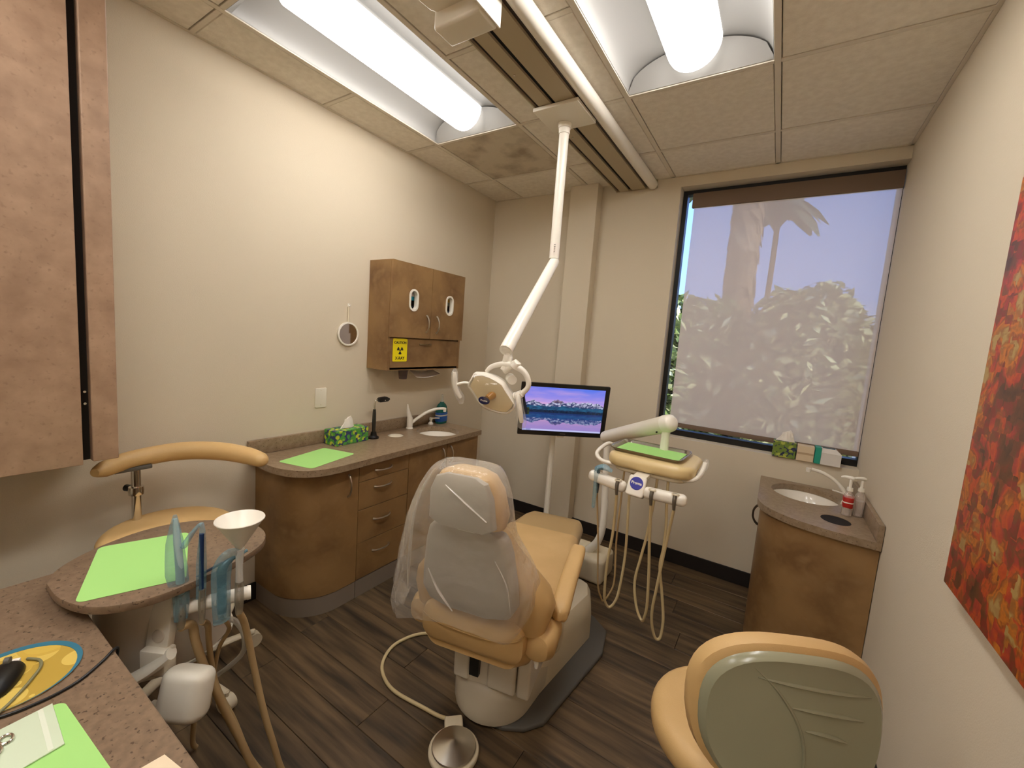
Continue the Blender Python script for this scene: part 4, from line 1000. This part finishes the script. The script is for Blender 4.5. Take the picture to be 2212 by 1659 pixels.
# ------------------------------------------------------------------ on the window sill
SZ = WZ0 + .0008
tissue_box('olive ring-patterned tissue box at the left of the window sill group', 2.284, 2.404, -.022, .054, SZ, .098, RINGS, 'x')
PEACH = mat('peach_carton', '#d8c4a4', .6); TEALC = mat('teal_carton', '#239a82', .5); WCART = mat('white_carton', '#dcd6cf', .6)
t = thing('mask_box', 'plain cream carton between the tissue box and teal box on the sill', 'box', (2.452, .02, SZ))
part('carton', box(2.410, 2.496, -.020, .050, SZ, SZ + .092, .001), PEACH, t, smooth=False)
part('flap', box(2.412, 2.494, -.0215, -.020, SZ + .04, SZ + .052), mat('carton_band', '#b59c7c', .6), t, smooth=False)
t = thing('glove_box', 'teal and white glove box at the right of the window sill group', 'glove box', (2.565, .02, SZ))
part('carton', box(2.530, 2.626, -.024, .052, SZ, SZ + .072, .001), WCART, t, smooth=False)
part('top_slope', loft(B(), [[(2.530, -.024, SZ + .0722), (2.626, -.024, SZ + .0722), (2.626, .052, SZ + .0722), (2.530, .052, SZ + .0722)], [(2.530, -.010, SZ + .096), (2.600, -.010, SZ + .096), (2.600, .040, SZ + .096), (2.530, .040, SZ + .096)]]), WCART, t, smooth=False)
part('teal_end', box(2.499, 2.5295, -.025, .053, SZ, SZ + .097, .001), TEALC, t, smooth=False)
part('opening', box(2.535, 2.595, .000, .030, SZ + .0962, SZ + .0972), mat('teal_dark', '#0e4a4a', .6), t, smooth=False)

# ------------------------------------------------------------------ painting on the right wall
ART = bpy.data.materials.new('abstract_paint'); ART.use_nodes = True
_n = ART.node_tree.nodes; _l = ART.node_tree.links; _p = _n['Principled BSDF']; _p.inputs['Roughness'].default_value = .45
_tc = _n.new('ShaderNodeTexCoord'); _n1 = _n.new('ShaderNodeTexNoise'); _n1.inputs['Scale'].default_value = 9.; _n1.inputs['Detail'].default_value = 9.; _n1.inputs['Distortion'].default_value = .4
_vo = _n.new('ShaderNodeTexVoronoi'); _vo.inputs['Scale'].default_value = 34.; _vo.distance = 'CHEBYCHEV'; _vo.inputs['Randomness'].default_value = 1.
_l.new(_tc.outputs['Object'], _n1.inputs['Vector']); _l.new(_tc.outputs['Object'], _vo.inputs['Vector'])
_sp = _n.new('ShaderNodeSeparateColor'); _l.new(_vo.outputs['Color'], _sp.inputs[0])
_ad = _n.new('ShaderNodeMath'); _ad.operation = 'MULTIPLY_ADD'; _l.new(_sp.outputs[0], _ad.inputs[0]); _ad.inputs[1].default_value = .24
_sb = _n.new('ShaderNodeMath'); _sb.operation = 'SUBTRACT'; _l.new(_n1.outputs[0], _sb.inputs[0]); _sb.inputs[1].default_value = .12; _l.new(_sb.outputs[0], _ad.inputs[2])
_cr = _n.new('ShaderNodeValToRGB'); e = _cr.color_ramp.elements
e[0].position = .22; e[0].color = lin('#4a2c16'); e[1].position = .80; e[1].color = lin('#b08a50')
for pos, c in ((.33, '#6b3f1e'), (.39, '#8a2a20'), (.44, '#7a4a24'), (.48, '#a8342a'), (.53, '#c9521e'), (.57, '#8e4a20'), (.61, '#d07820'), (.66, '#a0652c'), (.71, '#b99a5a')):
    k = e.new(pos); k.color = lin(c)
_l.new(_ad.outputs[0], _cr.inputs[0]); _l.new(_cr.outputs[0], _p.inputs['Base Color'])
_bp = _n.new('ShaderNodeBump'); _bp.inputs['Strength'].default_value = .4; _bp.inputs['Distance'].default_value = .004; _l.new(_n1.outputs[0], _bp.inputs['Height']); _l.new(_bp.outputs[0], _p.inputs['Normal'])
t = thing('abstract_painting', 'large abstract canvas in reds and oranges on the right wall', 'painting', (W - .02, -2.05, .96))
part('canvas', box(W - .034, W - .001, -2.55, -1.572, .962, 1.98, .003), ART, t)

# ------------------------------------------------------------------ stools
def star_base(t, cx, cy, r, a0, m, n=5, z=.075, seatz=.45, colm=CHROME):
    part('hub', lathe([(.001, .045), (.045, .05), (.045, .10), (.03, .125), (.001, .125)], (cx, cy, 0), 24), m, t)
    part('gas_column', cyl((cx, cy, .12), (cx, cy, seatz), .022, .018), colm, t)
    for k in range(n):
        a = a0 + 2 * PI * k / n; d = Vector((math.cos(a), math.sin(a), 0)); e = Vector((cx, cy, 0)) + d * r
        lg = part('leg', tube([Vector((cx, cy, .085)) + d * .03, Vector((cx, cy, .082)) + d * r * .55, Vector((cx, cy, .070)) + d * r], [.024, .020, .015], 12, 3, flat=.7), m, t)
        cs = part('caster', cyl(e + Vector((0, 0, .032)) + d.cross(Vector((0, 0, 1))) * .020, e + Vector((0, 0, .032)) - d.cross(Vector((0, 0, 1))) * .020, .0315, seg=20), IVORY, lg)
        part('caster_stem', cyl(e + Vector((0, 0, .060)), e + Vector((0, 0, .078)), .008, seg=10), m, lg)
t = thing('assistant_stool', 'tall tan assistant stool with curved body support bar by the left wall', 'stool', (.32, -2.46, 0))
sx_, sy_ = .325, -2.455
part('seat', pad(circ(sx_, sy_, .215, 44), .610, .685, .034, dome=.004), TANV, t)
part('seat_pan', pad(circ(sx_, sy_, .16, 32), .585, .611, .008), IVORY, t)
star_base(t, sx_, sy_, .300, math.radians(14), IVORY, seatz=.59)
part('foot_ring', tube([(sx_ + math.cos(2 * PI * k / 16) * .20, sy_ + math.sin(2 * PI * k / 16) * .20, .30) for k in range(17)], .011, 10, 3), IVORY, t)
for k in range(3):
    a = .4 + 2 * PI * k / 3; part('ring_spoke', tube([(sx_ + .02 * math.cos(a), sy_ + .02 * math.sin(a), .30), (sx_ + .2 * math.cos(a), sy_ + .2 * math.sin(a), .30)], .008, 8, 0), IVORY, t)
part('support_bar', tube([(.245, -2.648, .925), (.215, -2.615, .925), (.175, -2.55, .930), (.165, -2.47, .935), (.180, -2.385, .940), (.225, -2.310, .940), (.30, -2.250, .938), (.40, -2.212, .935), (.485, -2.198, .932), (.51, -2.196, .932)], [.014, .030, .034, .036, .037, .038, .038, .036, .030, .012], 20, 5), TANV, t)
part('bar_bracket', box(.14, .20, -2.585, -2.47, .892, .908, .004), GREYPL, t)
part('support_post', cyl((.172, -2.515, .60), (.172, -2.515, .895), .0155, seg=20), CHROME, t)
part('post_collar', lathe([(.0156, -.016), (.024, -.016), (.025, 0), (.024, .016), (.0156, .016)], (.172, -2.515, .805), 20, cap=False), CHROME, t)
part('collar_knob', cyl((.15, -2.515, .805), (.115, -2.53, .805), .012, .014, seg=16), BLACK, t)
part('post_foot', box(.155, .28, -2.535, -2.495, .588, .606, .004), GREYPL, t)

t = thing('operator_stool', 'tan operator stool with grey-green plastic back shell beside the painting', 'stool', (2.26, -1.84, 0))
ox, oy = 2.262, -1.825
part('seat', pad(circ(ox, oy, .212, 44), .425, .512, .038, dome=.006), TANV, t)
part('seat_pan', pad(circ(ox, oy, .165, 32), .402, .426, .008), IVORY, t)
star_base(t, ox, oy, .285, .3, IVORY, seatz=.405)
BC = Vector((2.372, -2.020, .720)); nr = Vector((.46, -.888, 0)); le = Vector((.888, .46, 0))
def back_pt(s, zz, off):
    return BC + le * s - nr * (s * s * .95) + nr * off + Vector((0, 0, zz)) - nr * (zz * .10)
def back_ring(k, off, hw=.212, hh=.178, n=48):
    o = []
    for i in range(n):
        a = 2 * PI * i / n; c, s = math.cos(a), math.sin(a)
        o.append(back_pt(math.copysign(abs(c) ** .82, c) * hw * k, math.copysign(abs(s) ** .82, s) * hh * k, off))
    return o
part('backrest', loft(B(), [back_ring(.60, -.048), back_ring(.90, -.044), back_ring(.985, -.030), back_ring(1.0, -.012), back_ring(.98, .006), back_ring(.92, .012), back_ring(.5, .012)]), TANV, t)
OLIVE = mat('grey_green_shell', '#96947a', .22)
bs = part('back_shell', loft(B(), [back_ring(.915, .010), back_ring(.905, .022), back_ring(.86, .029), back_ring(.80, .026), back_ring(.55, .026), back_ring(.2, .026), back_ring(.02, .026)]), OLIVE, t)
part('shell_ridge', tube([back_pt(*q) for q in ((-.10, .125, .024), (-.05, .085, .025), (-.005, .02, .025), (.012, -.05, .025), (.005, -.13, .024))], [.002, .006, .007, .007, .002], 10, 5, flat=.5), OLIVE, bs)
for zz, s0, s1 in ((.105, -.09, .15), (.055, -.02, .135), (.010, .01, .10)):
    part('shell_ridge', tube([back_pt(s0 + (s1 - s0) * k / 5, zz - .00 - .02 * (k / 5) ** 2, .0255) for k in range(6)], [.002, .006, .0065, .006, .002], 10, 4, flat=.6), OLIVE, bs)
part('back_post', tube([BC + nr * .01 + Vector((0, 0, -.15)), BC + nr * .03 + Vector((0, 0, -.25)), (2.33, -1.95, .41), (2.29, -1.87, .405)], [.014, .014, .014, .014], 12), IVORY, t)
part('height_lever', tube([(2.22, -1.97, .415), (2.185, -2.03, .44), (2.165, -2.06, .455)], [.006, .007, .012], 10), WHITEL, t)
part('tilt_lever', tube([(2.40, -1.93, .41), (2.50, -1.98, .46), (2.555, -2.01, .56), (2.566, -2.018, .60)], [.006, .006, .007, .008], 10), WHITEL, t)

# ------------------------------------------------------------------ assistant cart
cart = thing('assistant_cart', 'assistant cart with speckled kidney-shaped top and instrument holder', 'cart', (.78, -2.60, 0))
KZ = .790
ko = [(.72, -2.848), (.83, -2.842), (.93, -2.80), (.982, -2.71), (.978, -2.60), (.950, -2.48), (.895, -2.390), (.80, -2.352), (.68, -2.378), (.575, -2.48), (.545, -2.60), (.585, -2.73), (.65, -2.815)]
kp = [(p.x, p.y) for p in spline([(x, y, 0) for x, y in ko + ko[:1]], 5)][:-1]
part('top', prism(kp, KZ - .022, KZ, .003), STONE_NEAR, cart)
GB = mat('grey_beige_plastic', '#c4b8a6', .45)
part('drum', pad(circ(.755, -2.605, .150, 40, .165), .50, KZ - .0225, .01), GB, cart)
part('drum_rim', lathe([(.150, -.004), (.156, -.004), (.156, .004), (.150, .004)], (.755, -2.605, .50), 40, cap=False, sy=1.1), WHITE, cart)
part('column', cyl((.650, -2.715, .06), (.650, -2.715, .505), .035, seg=28), BLACK, cart)
part('base', lathe([(.001, .0), (.11, .0), (.11, .03), (.05, .05), (.035, .07), (.001, .07)], (.650, -2.715, 0), 36), BLACK, cart)
part('bracket', xform(box(-.032, .032, -.012, .012, -.085, .085, .004), Matrix.Translation((.908, -2.664, .668)) @ Matrix.Rotation(.5, 4, 'Z') @ Matrix.Rotation(-.18, 4, 'X')), WHITE, cart)
part('bracket_foot', xform(box(-.036, .036, -.02, .02, -.035, .035, .005), Matrix.Translation((.925, -2.682, .572)) @ Matrix.Rotation(.5, 4, 'Z')), WHITE, cart)
part('release_button', lathe([(.001, 0), (.019, 0), (.016, .004), (.001, .005)], (.918, -2.678, .635), 24, axis=(.46, -.86, .25)), GB, cart)
part('link_arm', tube([(.965, -2.665, .60), (.94, -2.70, .565), (.905, -2.745, .535), (.86, -2.78, .52)], [.024, .024, .024, .024], 12, 4, flat=.6), WHITE, cart)
pc = xform(pad(rrect(0, 0, .125, .080, .036, 7), -.065, .06, .024), Matrix.Translation((1.020, -2.652, .505)) @ Matrix.Rotation(.52, 4, 'Z') @ Matrix.Rotation(-.30, 4, 'X'))
part('pivot_cover', pc, WHITE, cart)
part('pivot_knob', cyl((.965, -2.70, .47), (.955, -2.715, .455), .016, .013), WHITE, cart)
HL = Vector((.938, -2.648, .704)); HR = Vector((1.000, -2.508, .704)); hv = HR - HL
part('holder_bar', cyl(HL - hv * .04, HR + hv * .10, .019, seg=24), WHITEL, cart)
part('holder_end', cyl(HR + hv * .10, HR + hv * .16, .0205, .019, seg=24), WHITEL, cart)
def hp(s, dz=0., dn=0.):
    q = HL + hv * s + Vector((0, 0, dz)) + Vector((.91, -.41, 0)) * dn; return q
SMOKE = film('smoke_grip', '#8f8672', .5, .3, .2, 40., .2)
for s, r, m_ in ((.10, .0125, SMOKE), (.40, .009, SMOKE), (.70, .013, BLUEF), (.97, .012, SMOKE)):
    part('grip', tube([hp(s, .055, .022), hp(s, .0, .022), hp(s, -.045, .022)], [r * .9, r, r * .75], 14, 3), m_, cart)
part('suction_tip', tube([hp(.10, .045, .02), hp(.09, .13, .02), hp(.06, .20, .015), hp(.03, .265, .01)], [.010, .010, .009, .005], 12), mat('pale_blue_tube', '#a9c4c8', .3), cart)
part('barrier_sleeve', tube([hp(.10, -.02, .022), hp(.11, .05, .024), hp(.05, .12, .02), hp(.02, .20, .01), hp(.03, .275, .01)], [.016, .020, .026, .020, .004], 14, 5, flat=.55), BLUEF, cart)
part('saliva_ejector', tube([hp(.40, .05, .02), hp(.40, .13, .02), hp(.405, .215, .02)], [.0062, .006, .006], 10, 3), mat('navy_tube', '#16305e', .35), cart)
part('barrier_sleeve', tube([hp(.39, .03, .022), hp(.40, .13, .02), hp(.41, .235, .018), hp(.30, .225, .012), hp(.15, .185, .01)], [.012, .013, .006, .014, .020], 12, 5, flat=.4), BLUEF, cart)
part('syringe', tube([hp(.70, -.03, .022), hp(.70, .06, .022), hp(.72, .105, .022), hp(.86, .125, .018), hp(.98, .128, .016)], [.010, .012, .013, .006, .004], 12), mat('blue_grey_metal', '#4c6b78', .3, metal=.4), cart)
part('barrier_sleeve', tube([hp(.70, -.055, .022), hp(.69, .02, .024), hp(.70, .10, .022), hp(.80, .14, .02), hp(.95, .14, .018)], [.022, .024, .026, .018, .014], 14, 5, flat=.6), BLUEF, cart)
part('blue_ring', tube([hp(.92, .128, .018), hp(1.10, .142, .016)], [.006, .004], 8, 0), mat('light_blue_ring', '#7fa7bd', .3), cart)
part('clear_tube', tube([hp(.97, .05, .02), hp(.97, .10, .02), hp(.98, .15, .018)], [.010, .009, .012], 12, 3), MATS['clear_plastic'], cart)
part('cross_rod', tube([hp(.12, .065, .006), hp(.4, .09, .004), hp(.72, .115, .01)], .004, 8, 2), mat('dark_blue_rod', '#2d3f58', .35), cart)
cartH = [
 ([hp(.10, -.043, .022), (.948, -2.612, .643), (.943, -2.602, .587), (.947, -2.585, .503), (.952, -2.563, .428), (.962, -2.537, .331), (.977, -2.505, .224), (.996, -2.47, .097), (1.01, -2.445, .03), (1.05, -2.40, .012)], .0115),
 ([hp(.40, -.043, .022), (.945, -2.572, .618), (.923, -2.561, .552), (.91, -2.549, .459), (.9, -2.534, .379), (.898, -2.513, .304), (.915, -2.488, .221), (.955, -2.462, .10), (.99, -2.43, .02)], .0082),
 ([hp(.70, -.043, .022), (.955, -2.520, .581), (.914, -2.528, .51), (.888, -2.53, .435), (.867, -2.529, .361), (.83, -2.53, .25), (.78, -2.54, .20)], .006),
 ([hp(.97, -.043, .022), (1.005, -2.502, .615), (.995, -2.485, .545), (.995, -2.465, .421), (1.017, -2.446, .274), (1.036, -2.425, .156), (1.043, -2.408, .072), (1.06, -2.39, .012)], .0095),
 ([(.76, -2.56, .52), (.745, -2.53, .35), (.735, -2.53, .2), (.705, -2.526, .05), (.70, -2.515, .012)], .008)]
for pts, r in cartH: part('hose', tube(pts, r, 10, 6), HOSET, cart)
part('coiled_tube', tube([(.93, -2.55, .60), (.96, -2.515, .61), (.975, -2.49, .56), (.955, -2.48, .48), (.91, -2.50, .42), (.87, -2.52, .38)], .008, 10), film('clear_hose', '#cfc8b8', .4, .2, .0, 10., .6), cart)
liner('green paper liner on the kidney-shaped cart top', .770, -2.672, KZ + .0006, PI / 2 - .36 + PI)

cu = Vector(hp(.98, .150, .018))
t = thing('cone_cup', 'white cone-shaped paper cup standing in the cart instrument holder', 'cup', tuple(cu))
part('cone', lathe([(.004, .0), (.011, .008), (.060, .088), (.0625, .090), (.0615, .092), (.0585, .089), (.010, .012), (.002, .006)], cu, 40), WHITEL, t)

# ------------------------------------------------------------------ near worktop with mouse, and cabinet above
NZ = .740
t = thing('near_countertop', 'speckled brown countertop in the near left corner', 'countertop', (1.1, -3.2, NZ))
part('slab', box(.56, 1.80, -3.45, -2.800, NZ - .034, NZ, .003), STONE_NEAR, t, smooth=False)
part('support', box(.60, 1.76, -3.44, -2.95, .0, NZ - .0345), LAM, t, smooth=False)
PADM = tissue_box_mat('mousepad_print', ['#d0b04c', '#c9a643', '#d8bb5c', '#b8983c'], 9.)
mp = thing('mouse_pad', 'round yellow mouse pad with blue rim on the near countertop', 'mouse pad', (1.0, -2.945, NZ))
part('pad', prism(circ(1.0, -2.945, .102, 48), NZ + .0003, NZ + .003), PADM, mp)
bm = slab_holes(circ(1.0, -2.945, .1035, 48), [circ(1.0065, -2.9475, .0960, 48)], NZ + .0031, NZ + .0036)
part('printed_rim', bm, mat('pad_blue', '#2d6f86', .6), mp)
t = thing('computer_mouse', 'black computer mouse resting on the yellow mouse pad', 'mouse', (1.015, -2.96, NZ + .004))
MSM = Matrix.Translation((1.008, -2.962, NZ + .0042)) @ Matrix.Rotation(math.radians(62), 4, 'Z')
sh_ = []
for k in range(9):
    v = -.052 + .104 * k / 8; f = math.sqrt(max(.02, 1 - (v / .055) ** 2)); sh_.append([(math.cos(PI * i / 12) * .030 * f ** .6, v, math.sin(PI * i / 12) * (.030 - .006 * k / 8) * f ** .7) for i in range(13)])
part('shell', xform(loft(B(), sh_), MSM), BLACK, t)
part('scroll_wheel', xform(cyl((-.004, .034, .024), (.004, .034, .024), .008, seg=16), MSM), GREYPL, t)
part('white_tip', xform(box(-.012, .012, .046, .055, .003, .014, .002), MSM), WHITEPAPER, t)  # small white block at the tip of the mouse
part('cord', tube([(.960, -2.917, NZ + .006), (.985, -2.903, NZ + .006), (1.012, -2.906, NZ + .006), (1.040, -2.922, NZ + .006), (1.069, -2.942, NZ + .006), (1.10, -2.97, NZ + .005), (1.14, -3.02, NZ + .004)], .0028, 8), mat('grey_cord', '#7d7a58', .5), t)
solo('black_cable', tube([(1.045, -2.798, NZ - .05), (1.052, -2.793, NZ - .005), (1.060, -2.802, NZ + .0035), (1.084, -2.827, NZ + .0032), (1.116, -2.873, NZ + .0032), (1.124, -2.926, NZ + .0032), (1.11, -2.985, NZ + .0032), (1.05, -3.10, NZ + .0032)], .0030, 8, 6), BLACK, 'thin black cable curving across the near countertop', 'cable', (1.08, -2.83, NZ))
liner('green paper liner on the near countertop under a paper pouch', 1.310, -2.998, NZ + .0005, PI / 2 + .05)
t = thing('sterile_pouch', 'pale paper sterilisation pouch lying on a green liner', 'pouch', (1.2, -2.98, NZ + .002))
bm = prism([(1.147, -2.912), (1.273, -2.919), (1.290, -3.12), (1.160, -3.115)], NZ + .0017, NZ + .0045, .001); part('pouch', bm, mat('pouch_paper', '#cfdcc0', .6), t)
part('fold', prism([(1.150, -2.925), (1.272, -2.932), (1.2725, -2.939), (1.1505, -2.932)], NZ + .0046, NZ + .0052), mat('pouch_seam', '#dfe6d2', .6), t)
t = thing('metal_clasp', 'small silver ringed instrument lying on the paper pouch', 'instrument', (1.2, -2.985, NZ + .006))
for cx, cy in ((1.190, -2.975), (1.208, -2.990)):
    part('ring', tube([(cx + math.cos(2 * PI * k / 10) * .011, cy + math.sin(2 * PI * k / 10) * .008, NZ + .0075) for k in range(11)], .0022, 8, 3), CHROME, t)
part('shank', tube([(1.20, -2.985, NZ + .0075), (1.205, -3.03, NZ + .0075), (1.21, -3.08, NZ + .0075)], .0025, 8, 3), CHROME, t)
t = thing('card_stack', 'cream paper cards at the near countertop edge', 'card', (1.47, -2.86, NZ))
for k in range(2): part('card', prism([(1.427 + .006 * k, -2.826 - .002 * k), (1.520, -2.812 - .001 * k), (1.512, -2.90), (1.418 + .006 * k, -2.91)], NZ + .0004 + .0011 * k, NZ + .0013 + .0011 * k), mat('cream_card', '#e6d3b4', .8), t)

t = thing('near_wall_cabinet', 'tall stone-patterned wall cabinet with dark door gap at the near left', 'cabinet', (.16, -3.1, .986))
part('end_panel', box(.002, .330, -2.668, -2.602, .990, H - .004, .003), LAMP_STONE, t, smooth=False)
dr = part('door', box(.311, .330, -3.30, -2.692, .984, H - .010, .002), LAMP_STONE, t, smooth=False)
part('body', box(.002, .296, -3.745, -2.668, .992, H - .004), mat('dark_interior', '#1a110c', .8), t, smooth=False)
part('door', box(.311, .330, -3.74, -3.304, .984, H - .010, .002), LAMP_STONE, t, smooth=False)
for zz in (1.23, 1.19): part('hinge', cyl((.300, -2.680, zz), (.316, -2.680, zz), .004, seg=10), CHROME, t)
# ------------------------------------------------------------------ outside the window
gr = struct('ground_outside', box(-14, 18, .6, 40, -3.6, -3.5), mat('pale_concrete', '#c9b89a', .9, col2='#b5a488', scale=1.5))
LEAF = [mat('leaf_a', '#6d7a3c', .6), mat('leaf_b', '#8b8a4e', .6), mat('leaf_c', '#454f2c', .6)]
LEAF_SUNLIT = mat('leaf_sunlit_tint', '#d6cf92', .6)  # lightened leaf colour that stands for sun on the leaves
BARK = mat('bark', '#6e5440', .9, col2='#46352a', scale=9., bump=.5, bscale=30.)
def foliage(blobs, n, size, seed):
    rnd = random.Random(seed); bm = B()
    vol = [b[3] * b[4] * b[5] for b in blobs]; tot = sum(vol)
    for b, v in zip(blobs, vol):
        for _ in range(int(n * v / tot)):
            u = Vector((rnd.gauss(0, 1), rnd.gauss(0, 1), rnd.gauss(0, 1))).normalized() * (rnd.random() ** .25)
            c = Vector((b[0] + u.x * b[3], b[1] + u.y * b[4], b[2] + u.z * b[5])); s = size * rnd.uniform(.6, 1.5)
            q = Matrix.Rotation(rnd.uniform(0, 6.3), 3, Vector((rnd.gauss(0, 1), rnd.gauss(0, 1), rnd.gauss(0, 1))).normalized())
            bm.faces.new([bm.verts.new(c + q @ Vector(p) * s) for p in ((-.5, 0, 0), (0, -.28, .05), (.6, 0, 0), (0, .28, .05))])
    return bm
def tree(label, x, y, blobs, n, size, m, seed, th=.16):
    t = thing('leafy_tree', label, 'tree', (x, y, -3.5), 0, 'trees outside the window')
    part('trunk', tube([(x, y, -3.5), (x + .1, y, -1.5), (x, y + .1, blobs[0][2] - blobs[0][5] * .3)], [th, th * .8, th * .4], 10), BARK, t)
    f = part('foliage', foliage(blobs, n, size * 1.3, seed), m, t, smooth=False); f['kind'] = 'stuff'
    f = part('sunlit_tint_leaves', foliage([(b[0], b[1] - .05, b[2], b[3] * 1.03, b[4] * 1.05, b[5] * 1.03) for b in blobs], n // 5, size * 1.2, seed + 50), LEAF_SUNLIT, t, smooth=False); f['kind'] = 'stuff'  # paler leaf copies: the sunlit specks are put into their colour
tree('broad leafy tree seen through the shade at the left of the window', .55, 5.6, [(.4, 5.6, .9, 1.3, .9, 1.75), (1.2, 5.4, 1.8, .55, .6, .75)], 5200, .15, LEAF[0], 1)
tree('pale rounded tree crown at the middle right of the window', 2.7, 5.2, [(2.6, 5.2, 1.2, 1.0, .9, 1.5), (2.75, 5.1, 2.2, .42, .5, .55), (2.2, 5.3, 2.1, .45, .5, .55)], 5600, .13, LEAF[1], 2)
tree('low leafy tree at the right edge of the window', 3.9, 5.6, [(3.8, 5.6, .7, 1.0, .9, 1.4), (3.7, 5.5, 1.75, .4, .4, .45)], 4200, .14, LEAF[1], 3)
tree('dark dense tree low behind the window shade', 1.6, 7.2, [(1.5, 7.2, .0, 2.2, .8, 2.2), (3.0, 7.4, -.2, 1.8, .8, 2.2)], 6500, .19, LEAF[2], 4)
def palm(label, x, y, h, r, skirt, seed):
    rnd = random.Random(seed)
    t = thing('palm_tree', label, 'palm tree', (x, y, -3.5), 0, 'palms outside the window')
    part('trunk', tube([(x - .15, y, -3.5), (x - .08, y, 0), (x, y, h * .6), (x, y, h)], [r * 1.15, r, r * .95, r * .9], 18), BARK, t)
    if skirt:
        bm = B()
        for k in range(900):
            z = rnd.uniform(h - 4.0, h); a = rnd.uniform(0, 2 * PI); R_ = r * (1.0 + .25 * rnd.random() + (1.6 * rnd.random() ** 2 if z > h - 1.3 and math.cos(a) > 0 else 0))
            p0 = Vector((x + math.cos(a) * r, y + math.sin(a) * r, z)); p1 = Vector((x + math.cos(a) * R_ * 1.15, y + math.sin(a) * R_ * 1.15, z - rnd.uniform(.3, .7)))
            s = Vector((-math.sin(a), math.cos(a), 0)) * .09
            bm.faces.new([bm.verts.new(q) for q in (p0 - s, p0 + s, p1 + s * .4, p1 - s * .4)])
        o = part('dead_frond_skirt', bm, mat('dead_frond', '#8a6c4c', .8), t, smooth=False); o['kind'] = 'stuff'
    for k in range(16):
        a = 2 * PI * k / 16 + rnd.uniform(-.15, .15); L_ = rnd.uniform(1.0, 1.6) * (1.2 if skirt else .8); up = rnd.uniform(-.1, .7)
        d = Vector((math.cos(a), math.sin(a), 0)); b0 = Vector((x, y, h)); bm = B()
        pts = [b0 + d * L_ * f + Vector((0, 0, up * L_ * f - .9 * L_ * f * f)) for f in (0, .25, .5, .75, 1)]
        s = Vector((-math.sin(a), math.cos(a), 0))
        loft(bm, [[p - s * w + Vector((0, 0, -.3 * w)), p, p + s * w + Vector((0, 0, -.3 * w))] for p, w in zip(pts, (.05, .22, .32, .26, .04))], closed=False)
        part('frond', bm, LEAF[2], t, smooth=False)
palm('thick shaggy palm trunk outside the upper left of the window', 1.36, 7.0, 6.4, .23, True, 5)
palm('slender distant palm to the right of the thick palm trunk', 1.76, 11.0, 5.9, .075, False, 6)
